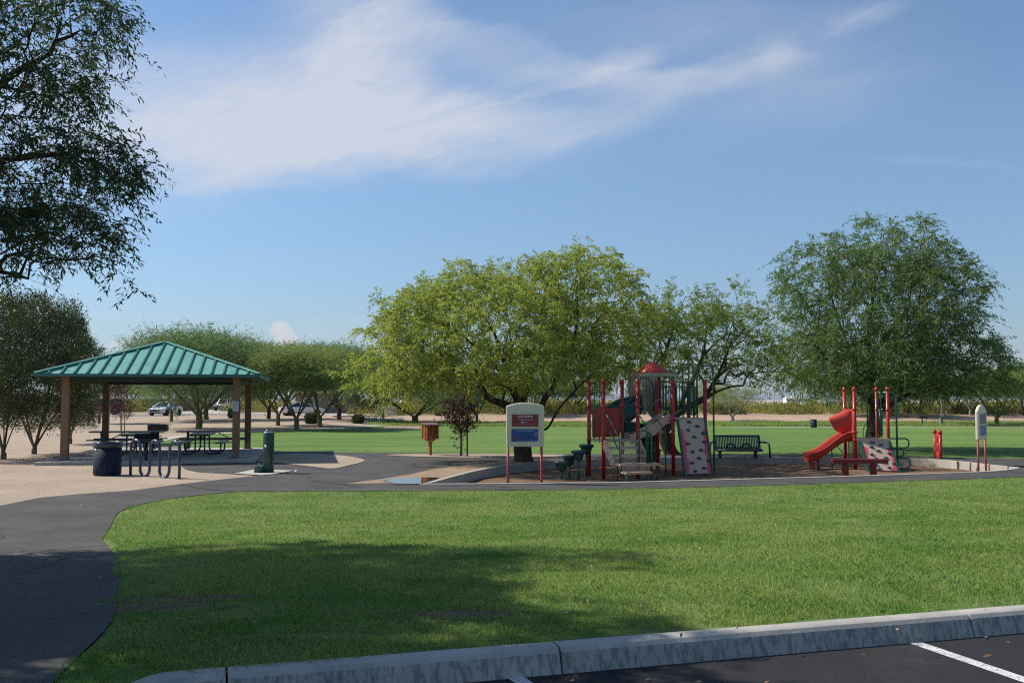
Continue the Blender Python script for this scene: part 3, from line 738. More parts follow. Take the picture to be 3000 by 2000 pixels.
# ------------------------------------------------------------------ trees
def grow(seed, limbs, attr, step=0.22, bf=0.35, wob=0.05, sag=0.0):
    """skeleton: traced limbs, then every attractor joins the cheapest node"""
    rs = np.random.RandomState(seed)
    CAP = 60000
    P_ = np.zeros((CAP, 3)); par = np.full(CAP, -1); plen = np.zeros(CAP); n = 0
    first = []
    for pts, parent_sel in limbs:
        pts = [Vector(p) for p in pts]
        dense = []
        sp_ = spline(pts, 5) if len(pts) > 2 else pts
        for i, q in enumerate(sp_):
            if parent_sel is None and i == 0:
                P_[n] = q; par[n] = -1; plen[n] = 0; prev = n; n += 1; continue
            if i == 0:
                d = ((P_[:n] - np.array(q)) ** 2).sum(1); prev = int(d.argmin()); continue
            v = np.array(q) - P_[prev]; L_ = np.linalg.norm(v); k = max(1, int(L_ / step))
            p0 = P_[prev].copy()
            for j in range(1, k + 1):
                P_[n] = p0 + v * j / k; par[n] = prev; plen[n] = plen[prev] + L_ / k; prev = n; n += 1
    n_limb = n
    A = np.array(attr)
    dmin = np.sqrt(((A[:, None, :] - P_[None, :n:2, :]) ** 2).sum(2)).min(1)
    twig_nodes = []
    for ai in np.argsort(dmin):
        a = A[ai]
        d = np.sqrt(((P_[:n] - a) ** 2).sum(1))
        c = d + bf * plen[:n]
        c[:3] += 2.0
        j = int(c.argmin()); v = a - P_[j]; L_ = d[j]
        if L_ < 0.05: continue
        k = max(1, int(L_ / step)); p0 = P_[j].copy(); prev = j
        side = rs.randn(3) * wob * L_
        for q in range(1, k + 1):
            t = q / k
            if n >= CAP - 2: break
            P_[n] = p0 + v * t + side * math.sin(PI * t) + np.array([0, 0, sag * L_ * math.sin(PI * t)])
            par[n] = prev; plen[n] = plen[prev] + L_ / k; prev = n; n += 1
    return P_[:n], par[:n], plen[:n], n_limb
def radii(P_, par, tip, base, ex=2.35):
    n = len(P_); acc = np.zeros(n)
    for i in range(n - 1, -1, -1):
        if acc[i] == 0: acc[i] = tip ** ex
        if par[i] >= 0: acc[par[i]] += acc[i]
    r = acc ** (1 / ex)
    k = base / r[0]
    # keep twigs, rescale the thick end
    rr = r * (1 + (k - 1) * np.clip((r - tip) / max(1e-6, r[0] - tip), 0, 1) ** 0.6)
    return rr
def tubes(name, P_, par, r, mat, parent, rmin=0.0, flare=1.35):
    n = len(P_); ch = [[] for _ in range(n)]
    for i in range(n):
        if par[i] >= 0: ch[par[i]].append(i)
    mb = MB(); starts = [(i, -1) for i in range(n) if par[i] < 0]
    while starts:
        i, frm = starts.pop(); chain = [frm] if frm >= 0 else []
        rs_ = [min(r[frm], r[i] * 1.25)] if frm >= 0 else []
        while True:
            chain.append(i); rs_.append(r[i])
            if not ch[i]: break
            m = max(ch[i], key=lambda q: r[q])
            for q in ch[i]:
                if q != m: starts.append((q, i))
            i = m
        if len(chain) < 2 or max(rs_) < rmin: continue
        pts = [Vector(P_[q]) for q in chain]; keep = [0]
        for q in range(1, len(pts)):
            if (pts[q] - pts[keep[-1]]).length > 0.03: keep.append(q)
        if len(keep) < 2: continue
        pts = [pts[q] for q in keep]; rs_ = [rs_[q] for q in keep]
        if frm < 0 and flare > 1:
            rs_[0] *= flare; 
            if len(rs_) > 2: rs_[1] *= 1 + (flare - 1) * .35
        rm = max(rs_)
        mb.tube(pts, rs_, 10 if rm > 0.08 else 6 if rm > 0.025 else 4 if rm > 0.01 else 3, cap=False)
    me = bpy.data.meshes.new(name); me.from_pydata(mb.v, [], mb.f)
    me.polygons.foreach_set('use_smooth', [True] * len(me.polygons)); me.materials.append(mat)
    o = bpy.data.objects.new(name, me); col.objects.link(o); o.parent = parent; return o
def unit(a): return a / np.maximum(1e-9, np.linalg.norm(a, axis=1, keepdims=True))
def leaves(name, C, D_, n_per, spread, length, width, mat, parent, seed, droop=0.3, rnd_=0.8, fold=0.0, lvar=0.5):
    """C: twig points, D_: twig directions; each leaf is a small pointed blade with a bent midrib"""
    rs = np.random.RandomState(seed)
    c = np.repeat(C, n_per, 0); d = np.repeat(D_, n_per, 0); n = len(c)
    c = c + rs.randn(n, 3) * spread
    d = unit(d * 0.6 + rs.randn(n, 3) * rnd_ + np.array([0, 0, -droop]))
    wv = unit(np.cross(d, rs.randn(n, 3)))
    l = (length * (1 - lvar / 2 + lvar * rs.rand(n)))[:, None]; w_ = (width * (0.75 + 0.5 * rs.rand(n)))[:, None]
    nrm = np.cross(d, wv)
    t1 = c + d * l * 0.45 + nrm * l * 0.06
    V = np.stack([c, t1 - wv * w_ * .5, c + d * l - np.array([0, 0, 1]) * l * 0.12, t1 + wv * w_ * .5], 1)
    return np_mesh(name, V, 4, mat, parent)
def sprays(name, C, D_, nb, L0, L1, nf, length, width, mat, parent, seed, up=0.2, droop=0.35, rnd_=0.7, side=0.8, jit=0.02, lvar=0.5):
    """leafy branchlets: each carries fronds along both sides and bends down under its weight"""
    rs = np.random.RandomState(seed)
    c = np.repeat(C, nb, 0); d = unit(np.repeat(D_, nb, 0) * 0.7 + rs.randn(len(c), 3) * rnd_ + np.array([0, 0, up])); m = len(c)
    c = c + rs.randn(m, 3) * 0.04
    Ls = (L0 + (L1 - L0) * rs.rand(m))[:, None]
    s = unit(np.cross(d, np.array([0, 0, 1.0]) + 0.5 * rs.randn(m, 3)))
    out = []
    dn = np.array([0, 0, -1.0])
    for k in range(nf):
        t = (k + rs.rand(m, 1)) / nf
        p = c + d * Ls * t + dn * droop * Ls * t * t + rs.randn(m, 3) * jit
        tang = unit(d + dn * 2 * droop * t)
        sg = (1 if k % 2 else -1)
        fd = unit(tang * 0.75 + s * sg * side + rs.randn(m, 3) * 0.35 + dn * 0.15)
        wv = unit(np.cross(fd, tang + 0.6 * rs.randn(m, 3)))
        l = (length * (1 - lvar / 2 + lvar * rs.rand(m)))[:, None]; w_ = (width * (0.75 + 0.5 * rs.rand(m)))[:, None]
        mid = p + fd * l * .45
        out.append(np.stack([p, mid - wv * w_ * .5, p + fd * l + dn * l * .14, mid + wv * w_ * .5], 1))
    return np_mesh(name, np.concatenate(out), 4, mat, parent)
def crown_points(rs, blobs, n, shell=0.55):
    """points in a union of ellipsoids (cx,cy,cz,rx,ry,rz,weight), thicker near the skin"""
    wts = np.array([b[6] if len(b) > 6 else b[3] * b[4] * b[5] for b in blobs]); wts = wts / wts.sum()
    out = []
    for b, k in zip(blobs, rs.multinomial(n, wts)):
        u = unit(rs.randn(k, 3)); rr = rs.rand(k) ** (1 / 3.0)
        rr = shell + (1 - shell) * rr if shell > 0 else rr
        m = rs.rand(k) < 0.25; rr[m] = rs.rand(m.sum()) ** 0.4
        out.append(np.array(b[:3]) + u * rr[:, None] * np.array(b[3:6]))
    return np.concatenate(out)
def twig_points(P_, par, r, n_limb, reach):
    n = len(P_); down = np.zeros(n)
    for q in range(n - 1, 0, -1):
        if par[q] >= 0: down[par[q]] = max(down[par[q]], down[q] + np.linalg.norm(P_[q] - P_[par[q]]))
    i = np.where((np.arange(n) >= n_limb) & (down < reach))[0]
    d = unit(P_[i] - P_[par[i]])
    return P_[i], d
def tree(name, label, cat, loc, seed, limbs, blobs, n_attr, leaf, barkm, base_r, group=None, tip=0.004, reach=0.9, step=0.22, bf=0.35, wob=0.05, sag=0.02,
         n_per=6, spread=0.10, length=0.13, width=0.03, droop=0.3, rnd_=0.8, shell=0.5, extra=None, lvar=0.5, rmin=0.0, trunk_name='trunk', tex=2.35, spray=None):
    t = thing(name, label, cat, loc, 0, group)
    rs = np.random.RandomState(seed)
    A = crown_points(rs, blobs, n_attr, shell)
    if extra is not None: A = np.concatenate([A, np.array(extra)])
    P_, par, pl, nl = grow(seed, limbs, A, step, bf, wob, sag)
    r = radii(P_, par, tip, base_r, tex)
    tubes(trunk_name, P_, par, r, barkm, t, rmin)
    C, D_ = twig_points(P_, par, r, nl, reach)
    print('TREE', name, len(P_), len(C) * n_per)
    if spray:
        q = np.random.RandomState(seed + 7).rand(len(C)) < spray.get('keep', 1.0); C, D_ = C[q], D_[q]
        k = {a: b for a, b in spray.items() if a != 'keep'}
        print('  spray', len(C) * k['nb'] * k['nf'])
        sprays('crown', C, D_, mat=leaf, parent=t, seed=seed + 1, **k)
    else:
        leaves('crown', C, D_, n_per, spread, length, width, leaf, t, seed + 1, droop, rnd_, lvar=lvar)
    return t, (P_, par, r)

LF = {}
LF['yellow'] = leafmat('yellow_green_leaves', (0.375, 0.425, 0.075), (0.225, 0.305, 0.062), 0.42, (0.46, 0.51, 0.08), (0.18, 0.260, 0.055), 0.65)
LF['mid'] = leafmat('mid_green_leaves', (0.19, 0.27, 0.05), (0.11, 0.19, 0.045), 0.36, (0.27, 0.36, 0.05), (0.20, 0.25, 0.045), 0.65)
LF['deep'] = leafmat('deep_green_leaves', (0.135, 0.205, 0.056), (0.085, 0.150, 0.048), 0.34, (0.18, 0.28, 0.06), (0.13, 0.19, 0.05), 0.65)
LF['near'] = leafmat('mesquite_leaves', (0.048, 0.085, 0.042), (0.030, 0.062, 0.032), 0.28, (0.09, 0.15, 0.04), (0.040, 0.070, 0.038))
LF['olive'] = leafmat('olive_shrub_leaves', (0.165, 0.200, 0.050), (0.080, 0.110, 0.034), 0.15, (0.11, 0.14, 0.04), (0.060, 0.070, 0.034), 0.4)
LF['palo'] = leafmat('palo_verde_twigs', (0.24, 0.31, 0.085), (0.16, 0.235, 0.075), 0.36, (0.31, 0.40, 0.10), (0.18, 0.215, 0.065), 0.65)
LF['palodark'] = leafmat('blue_green_twigs', (0.155, 0.25, 0.098), (0.105, 0.185, 0.082), 0.34, (0.21, 0.32, 0.10), (0.13, 0.20, 0.075), 0.65)
LF['purple'] = leafmat('purple_plum_leaves', (0.060, 0.020, 0.022), (0.032, 0.013, 0.016), 0.25, (0.10, 0.03, 0.025), (0.045, 0.022, 0.018))
LF['hedge'] = leafmat('clipped_shrub_leaves', (0.075, 0.125, 0.04), (0.05, 0.09, 0.03), 0.2, (0.11, 0.17, 0.04))
LF['scrub'] = leafmat('desert_scrub', (0.33, 0.30, 0.060), (0.24, 0.235, 0.055), 0.30, (0.34, 0.32, 0.07), (0.20, 0.215, 0.065), 0.7)
LF['weed'] = leafmat('tall_weeds', (0.30, 0.40, 0.10), (0.21, 0.31, 0.075), 0.4, (0.34, 0.44, 0.10), (0.26, 0.31, 0.10), 0.7)
LF['pod'] = paint('seed_pods', (0.50, 0.40, 0.22), rough=0.7, scale=5)

def local(loc, pts): return [tuple(Vector(p) - Vector(loc)) for p in pts]
def ell(loc, px, py, D, rx, rz, ry, wt=None):
    """crown lobe: centre by pixel at depth D, half width/height in photograph pixels, half depth in metres"""
    c = W(px, py, D) - Vector(loc); k = D / F_PX
    e = [c.x, c.y, c.z, rx * k, ry, rz * k]
    return e + [wt] if wt else e

# ---- the yellow-green tree by the welcome sign
loc = G(1535, 1353); loc.z = 0.0; D = loc.y
def T(px, py, dd=0.0): return W(px, py, D + dd)
limbs = [(local(loc, [loc + Vector((0, 0, -0.1)), T(1530, 1300), T(1528, 1240), T(1520, 1185)]), None),
         (local(loc, [T(1520, 1190), T(1508, 1150), T(1490, 1110, .3), T(1470, 1040, .5), T(1440, 960, .6), T(1380, 880, .8)]), 1),
         (local(loc, [T(1525, 1215), T(1480, 1185, -.4), T(1430, 1165, -.6), T(1395, 1120, -.8), T(1330, 1080, -1.2), T(1220, 1020, -1.5), T(1130, 980, -1.4)]), 1),
         (local(loc, [T(1530, 1230), T(1575, 1200, -.2), T(1600, 1160, -.3), T(1630, 1110, -.4), T(1660, 1040, -.2), T(1690, 950, 0), T(1690, 840, .2)]), 1),
         (local(loc, [T(1525, 1200), T(1545, 1130, .6), T(1560, 1050, .8), T(1570, 950, .9), T(1560, 850, .8)]), 1),
         (local(loc, [T(1540, 1290), T(1575, 1262, -.9), T(1605, 1252, -1.1), T(1635, 1200, -1.2), T(1670, 1160, -1.3), T(1720, 1110, -1.4), T(1780, 1060, -1.2)]), 1),
         (local(loc, [T(1500, 1130), T(1440, 1060, .9), T(1350, 980, 1.3), T(1250, 920, 1.5)]), 1),
         (local(loc, [T(1560, 1040, .6), T(1640, 960, 1.6), T(1740, 900, 2.0), T(1820, 880, 2.0)]), 1)]
blobs = [ell(loc, 1440, 980, D, 330, 170, 4.2), ell(loc, 1215, 1015, D - .3, 135, 110, 2.6), ell(loc, 1265, 915, D + .2, 115, 80, 2.2),
         ell(loc, 1690, 880, D + .6, 190, 150, 2.8), ell(loc, 1640, 815, D, 120, 65, 2.0), ell(loc, 1135, 1090, D - .5, 80, 50, 1.8), ell(loc, 1200, 1115, D - .4, 130, 45, 1.8), ell(loc, 1800, 960, D + 2.0, 120, 130, 1.9),
         ell(loc, 1480, 1080, D - 1, 280, 60, 3.2), ell(loc, 1730, 1060, D + .9, 130, 70, 1.9), ell(loc, 1800, 1065, D + 2.3, 120, 60, 1.6), ell(loc, 1620, 1040, D - .8, 160, 70, 2.4), ell(loc, 1320, 1070, D - .6, 160, 60, 2.4), ell(loc, 1400, 850, D, 140, 75, 2.4)]
rsx = np.random.RandomState(77)
spikes = []
for px, py, dx, dy, k in ((1690, 785, 20, 60, 7), (1750, 800, 35, 50, 6), (1620, 820, -10, 50, 5), (1530, 815, -20, 45, 5), (1400, 850, -10, 40, 5), (1270, 855, -20, 40, 5), (1180, 900, -35, 25, 6), (1125, 980, -40, 15, 6), (1085, 1055, -45, -5, 6), (1060, 1100, -35, -15, 4), (1825, 820, 25, 30, 4), (1850, 880, 20, 30, 4)):
    for _ in range(k):
        t_ = rsx.rand(); d_ = D + rsx.randn() * 0.9
        spikes.append(tuple(W(px + dx * t_ + rsx.randn() * 24, py - dy * t_ + rsx.randn() * 12, d_) - loc))
tree('yellow_green_tree', 'broad yellow-green spreading tree behind the cream welcome board, tallest left of the playground', 'tree', loc, 11, limbs, blobs, 2500,
     LF['yellow'], M['barkdark'], 0.30, extra=spikes, reach=0.5, spray=dict(nb=3, L0=.30, L1=.75, nf=19, length=.145, width=.037, up=.25, droop=.40, rnd_=.65, side=.8))

# ---- the loose green tree behind the big play structure
loc = G(1972, 1332.5); loc.z = 0.0; D = loc.y
limbs = [(local(loc, [loc + Vector((0, 0, -0.1)), T(1955, 1300), T(1945, 1265)]), None),
         (local(loc, [T(1945, 1268), T(1962, 1240), T(2000, 1200, -.2), T(2055, 1172, -.3), T(2105, 1145, -.4), T(2160, 1130, -.6), T(2260, 1130, -.8)]), 1),
         (local(loc, [T(2055, 1172, -.3), T(2080, 1140, .2), T(2095, 1110, .3), T(2120, 1060, .3), T(2150, 980, .2)]), 1),
         (local(loc, [T(1945, 1265), T(1925, 1225), T(1900, 1180, .2), T(1930, 1100, .4), T(1960, 1000, .4), T(1990, 900, .4)]), 1),
         (local(loc, [T(1962, 1240), T(2010, 1150, .8), T(2060, 1040, 1.1), T(2070, 930, 1.0)]), 1)]
blobs = [ell(loc, 2070, 1010, D + .3, 190, 120, 2.4), ell(loc, 2010, 925, D, 120, 60, 2.0), ell(loc, 2200, 1040, D + .9, 130, 85, 1.5), ell(loc, 1930, 1010, D, 110, 120, 2.2, 5.0), ell(loc, 2130, 945, D, 110, 52, 2.0), ell(loc, 2280, 1110, D + 1.3, 90, 45, 1.1), ell(loc, 1900, 1090, D, 90, 50, 2)]
spikes = [tuple(W(px + rsx.randn() * 16, py - rsx.rand() * 34, D + rsx.randn() * .7) - loc) for px, py in ((1940, 868), (1980, 872), (2040, 876), (2100, 880), (2160, 872), (2162, 858), (2225, 920), (2265, 945)) for _ in range(4)]
tree('loose_green_tree', 'loose mid green tree with open crown and leaning dark limb behind the play structure', 'tree', loc, 23, limbs, blobs, 1350,
     LF['mid'], M['barkdark'], 0.26, extra=spikes, reach=0.45, spray=dict(nb=2, L0=.22, L1=.58, nf=17, length=.135, width=.034, up=.45, droop=.25, rnd_=.7, side=.85))

# ---- the big green tree at the right
loc = G(2548, 1318); loc.z = 0.0; D = loc.y
limbs = [(local(loc, [loc + Vector((0, 0, -0.1)), T(2558, 1270), T(2566, 1215), T(2560, 1160)]), None),
         (local(loc, [T(2560, 1165), T(2558, 1080, .2), T(2545, 980, .3), T(2560, 860, .3), T(2590, 740, .2)]), 1),
         (local(loc, [T(2562, 1190), T(2530, 1160, -.5), T(2490, 1120, -.8), T(2430, 1060, -1.0), T(2370, 990, -1.2)]), 1),
         (local(loc, [T(2566, 1210), T(2610, 1185, -.4), T(2650, 1160, -.6), T(2700, 1150, -.8), T(2790, 1120, -1.0)]), 1),
         (local(loc, [T(2566, 1190), T(2600, 1160, .4), T(2640, 1090, .6), T(2700, 1000, .7), T(2760, 900, .7)]), 1),
         (local(loc, [T(2560, 1130), T(2500, 1040, .9), T(2450, 920, 1.2), T(2420, 800, 1.2)]), 1),
         (local(loc, [T(2640, 1090, .6), T(2740, 1070, 1.0), T(2840, 1060, 1.2)]), 1)]
blobs = [ell(loc, 2570, 940, D, 235, 200, 4.0), ell(loc, 2570, 780, D, 165, 95, 2.8), ell(loc, 2640, 725, D, 125, 65, 2.2), ell(loc, 2410, 1040, D, 140, 80, 3.2), ell(loc, 2700, 1040, D, 190, 110, 3.6), ell(loc, 2390, 810, D, 100, 110, 2.4),
         ell(loc, 2740, 860, D, 130, 130, 2.8), ell(loc, 2860, 1090, D, 90, 60, 2.2), ell(loc, 2560, 1085, D - .5, 280, 70, 3.8), ell(loc, 2360, 900, D, 50, 70, 1.6), ell(loc, 2380, 1075, D, 80, 40, 2.2), ell(loc, 2560, 1000, D - 1, 200, 130, 2.5), ell(loc, 2800, 1110, D, 110, 55, 2.4)]
spikes = []
for px, py, dx, dy, k in ((2540, 695, 0, 45, 6), (2620, 680, 20, 35, 6), (2690, 675, 25, 25, 8), (2750, 715, 35, 20, 6), (2790, 775, 35, 10, 6), (2820, 840, 40, -10, 6), (2840, 930, 40, -10, 6), (2890, 1030, 45, -15, 8), (2910, 1080, 35, -10, 5), (2440, 730, -15, 30, 6), (2390, 760, -20, 20, 5), (2325, 800, -25, 0, 7), (2310, 850, -20, -10, 6), (2325, 915, -15, -10, 5), (2880, 1000, 35, 5, 4)):
    for _ in range(k):
        t_ = rsx.rand(); spikes.append(tuple(W(px + dx * t_ + rsx.randn() * 16, py - dy * t_ + rsx.randn() * 12, D + rsx.randn() * .8) - loc))
rt, (P_, par_, r_) = tree('large_green_tree', 'large deep green tree with pale seed pods behind the red slide', 'tree', loc, 31, limbs, blobs, 2600,
     LF['deep'], M['barkdark'], 0.30, extra=spikes, reach=0.5, spray=dict(nb=3, L0=.40, L1=1.05, nf=20, length=.155, width=.037, up=.05, droop=.45, rnd_=.55, side=.65))
C, D_ = twig_points(P_, par_, r_, 200, 0.15)
sel = np.random.RandomState(5).choice(len(C), 150, replace=False)
sel = sel[(C[sel][:, 2] > 3.2)]
sp_o = leaves('seed_pods', C[sel], D_[sel] * 0.1, 3, 0.07, 0.22, 0.035, LF['pod'], rt, 8, 1.6, 0.25); sp_o['kind'] = 'stuff'

# ---- the mesquite whose branches hang into the frame from the left
loc = Vector((-10.2, 12.4, 0.25)); D = 12.4
limbs = [(local(loc, [loc + Vector((0, 0, -.2)), (-10.1, 12.4, 1.2), (-9.9, 12.3, 2.2)]), None),
         (local(loc, [(-9.9, 12.3, 2.2), (-9.2, 12.2, 3.2), (-8.2, 12.1, 4.2), (-6.9, 12.0, 4.9), (-5.4, 11.9, 5.1)]), 1),
         (local(loc, [(-9.9, 12.3, 2.2), (-9.3, 11.6, 3.6), (-8.4, 10.9, 5.2), (-7.2, 10.2, 6.4), (-6.0, 9.4, 6.9)]), 1),
         (local(loc, [(-9.9, 12.3, 2.2), (-10.2, 12.6, 4.0), (-9.8, 12.8, 5.8), (-8.8, 12.7, 7.2), (-7.2, 12.4, 7.8)]), 1),
         (local(loc, [(-9.9, 12.3, 2.2), (-9.8, 10.8, 3.4), (-9.3, 9.2, 4.4), (-8.4, 7.8, 5.0)]), 1),
         (local(loc, [(-9.2, 12.2, 3.2), (-8.4, 12.3, 3.6), (-7.4, 12.4, 3.8), (-6.4, 12.5, 3.7), (-5.8, 12.4, 3.5)]), 1),
         (local(loc, [(-9.8, 12.8, 5.8), (-10.6, 14, 6.4), (-11.0, 15, 7)]), 1),
         (local(loc, [(-8.2, 12.1, 4.2), (-7.4, 12.5, 5.4), (-6.5, 12.5, 6.2), (-5.9, 12.4, 6.5)]), 1)]
def E(px, py, d, rx, rz, ry, wt): return ell(loc, px, py, d, rx, rz, ry, wt)
blobs = [E(60, 470, 12.4, 240, 200, 1.8, 200), E(290, 490, 12.0, 115, 65, 1.0, 60), E(360, 480, 12.0, 60, 75, .7, 18), E(150, 690, 12.4, 210, 95, 1.2, 120), E(90, 130, 12.4, 190, 160, 1.6, 150), E(240, 20, 12.2, 110, 70, 1.1, 58), E(180, 270, 12.4, 100, 80, .9, 42), E(-50, 640, 12.6, 200, 190, 1.8, 110),
         [-5.9 + 10.2, 8.4 - 12.4, 6.2, 1.5, 1.5, 0.9, 130], [-9.0 + 10.2, 10.4 - 12.4, 7.2, 2.2, 2.0, 1.0, 90], [-10.0 + 10.2, 13.2 - 12.4, 7.6, 2.6, 2.6, 1.2, 80], [-9.2 + 10.2, 9.4 - 12.4, 5.0, 2.2, 1.9, 1.4, 200], [-7.2 + 10.2, 9.6 - 12.4, 5.6, 1.8, 1.6, 0.9, 170], [-8.0 + 10.2, 7.6 - 12.4, 5.4, 2.2, 1.6, 1.2, 190], [-11.0 + 10.2, 9.5 - 12.4, 5.4, 2.4, 2.2, 1.6, 170], [-10.2 + 10.2, 12.0 - 12.4, 6.0, 2.4, 2.2, 1.6, 170]]
hang = []
for a, b, k in (((300, 760), (400, 835), 4), ((250, 240), (340, 240), 4), ((250, 115), (380, 135), 4), ((340, 30), (390, 25), 3), ((380, 450), (440, 485), 4), ((390, 580), (420, 615), 4), ((60, 790), (20, 815), 3), ((300, 650), (360, 670), 3)):
    for i in range(k):
        t_ = (i + 1) / k; hang.append(tuple(W(a[0] + (b[0] - a[0]) * t_, a[1] + (b[1] - a[1]) * t_, 12.2) - loc))
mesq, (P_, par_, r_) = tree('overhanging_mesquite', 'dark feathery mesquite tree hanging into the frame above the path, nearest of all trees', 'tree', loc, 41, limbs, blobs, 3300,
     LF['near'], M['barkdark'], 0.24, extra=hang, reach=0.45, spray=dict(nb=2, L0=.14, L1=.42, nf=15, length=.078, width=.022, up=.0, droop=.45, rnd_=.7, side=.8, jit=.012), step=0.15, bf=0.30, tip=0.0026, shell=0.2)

C, D_ = twig_points(P_, par_, r_, 300, 0.45)
wx, wy = C[:, 0] + loc.x, C[:, 1] + loc.y
q = wx < -0.575 * wy - 0.35
sprays('added_shade_foliage', C[q], D_[q], 6, .2, .6, 16, .12, .042, LF['near'], mesq, 43, 0, .45, .8, .8)  # extra off-frame leaves added to deepen the shade on lawn and path
mesq2 = copy_tree(mesq); mesq2.location = (-13.6, 6.6, 0.4); mesq2.rotation_euler = (0, 0, 2.2)
mesq2['label'] = 'dark mesquite tree outside the left frame edge whose shade falls on path and kerb'
# ---- olive-leaved shrubs left of the shelter
def shrub(px, py, label, seed, blobs_px, nst, nattr, spread_px, Dadd=0.0):
    loc = G(px, py); D = loc.y
    rs = np.random.RandomState(seed); limbs = []
    root = loc + Vector((0, 0, -.1))
    limbs.append((local(loc, [root, loc + Vector((0, 0, .15)), loc + Vector((0.02, 0, .28))]), None))
    for i in range(nst):
        t_ = -1 + 2 * (i + .5) / nst
        x = t_ * spread_px * D / F_PX
        y = rs.uniform(-1.2, 1.2); h = rs.uniform(2.2, 3.0)
        limbs.append((local(loc, [loc + Vector((0, 0, .2)), loc + Vector((x * .35, y * .3, .9)), loc + Vector((x * .75, y * .7, h * .66)), loc + Vector((x * 1.1, y, h))]), 1))
    blobs = [ell(loc, bx, by, D, rx, rz, ry) for bx, by, rx, rz, ry in blobs_px]
    return tree('olive_shrub', label, 'shrub', loc, seed, limbs, blobs, int(nattr * 2.2), LF['olive'], M['barkgrey'], 0.10, group='tall dark shrubs left of the shelter', n_per=30, spread=0.12, length=0.12, width=0.036,
                droop=-0.5, rnd_=0.6, reach=1.0, shell=0.35, sag=-0.02)
shrub(10, 1345, 'tall dark shrub at the left frame edge with pale grey stems at the path', 51, ((0, 1010, 110, 150, 2.2), (-60, 1100, 110, 150, 2.2), (60, 1110, 70, 110, 1.6), (-20, 920, 80, 60, 1.5), (20, 1200, 80, 60, 1.6)), 8, 560, 70)
shrub(100, 1330, 'tall dark many-stemmed shrub directly behind the left front shelter post', 52, ((120, 1000, 115, 130, 2.3), (130, 1130, 110, 105, 2.2), (150, 920, 85, 55, 1.6), (80, 900, 60, 40, 1.2), (125, 1210, 100, 55, 1.8), (170, 1000, 80, 90, 1.8)), 8, 620, 75)
shrub(205, 1300, 'rounder olive shrub with leaning stems between the two left shelter posts', 53, ((225, 1080, 70, 95, 2.2), (215, 1180, 65, 70, 1.8), (250, 1040, 45, 50, 1.3), (195, 990, 60, 60, 1.6), (235, 1215, 55, 45, 1.5), (250, 1110, 50, 90, 1.6)), 6, 420, 50)

# ---- purple-leaf plums, each tied to a stake
def plum(px, py, label, seed, blobs_px, lean, nattr, stake, slabel, spx):
    loc = G(px, py); D = loc.y
    k = D / F_PX
    tx = (blobs_px[0][0] - px) * k
    limbs = [(local(loc, [loc + Vector((0, 0, -.05)), loc + Vector((lean * .3, 0, .5)), loc + Vector((lean * .6, 0, .95))]), None)]
    for dx, h in ((-.35, 2.0), (-.12, 2.4), (.1, 2.5), (.32, 2.1), (.0, 1.6)):
        limbs.append((local(loc, [loc + Vector((lean * .6, 0, .9)), loc + Vector((lean + dx * .5, dx * .4, 1.25)), loc + Vector((lean + dx, dx * .8, h))]), 1))
    blobs = [ell(loc, bx, by, D, rx, rz, ry) for bx, by, rx, rz, ry in blobs_px]
    t, _ = tree('plum_tree', label, 'tree', loc, seed, limbs, blobs, nattr, LF['purple'], M['barkgrey'], 0.045, group='young purple-leaved trees', n_per=8, spread=0.10, length=0.10, width=0.055, droop=0.1, reach=1.0, step=0.14, tip=0.003, shell=0.2, sag=-0.03)
    a = G(*stake[0]); b = W(stake[1][0], stake[1][1], a.y)
    mb = MB(); mb.tube([a - Vector((0, 0, .1)), b], [0.032, 0.028], 8); s_ = mb.build('tree_stake', M['stake'])
    tag(s_, slabel, 'stake', 'stakes beside the young trees')
plum(1351, 1337, 'young purple-leaved tree between the wooden box and the welcome board', 61, ((1345, 1200, 48, 52, .8), (1355, 1150, 22, 30, .4), (1330, 1215, 30, 40, .6), (1362, 1230, 32, 45, .6), (1345, 1270, 18, 40, .3)), 0.0, 260, ((1369, 1338), (1368, 1205)), 'thin wooden stake right of the purple-leaved tree by the welcome board', 0)
plum(355, 1268, 'young purple-leaved tree seen through the shelter beside its left rear post', 62, ((350, 1180, 42, 48, 1.0), (345, 1140, 30, 36, .8), (365, 1195, 28, 32, .8)), -.05, 230, ((364, 1270), (366, 1215)), 'thin wooden stake beside the purple-leaved tree seen through the shelter', 0)

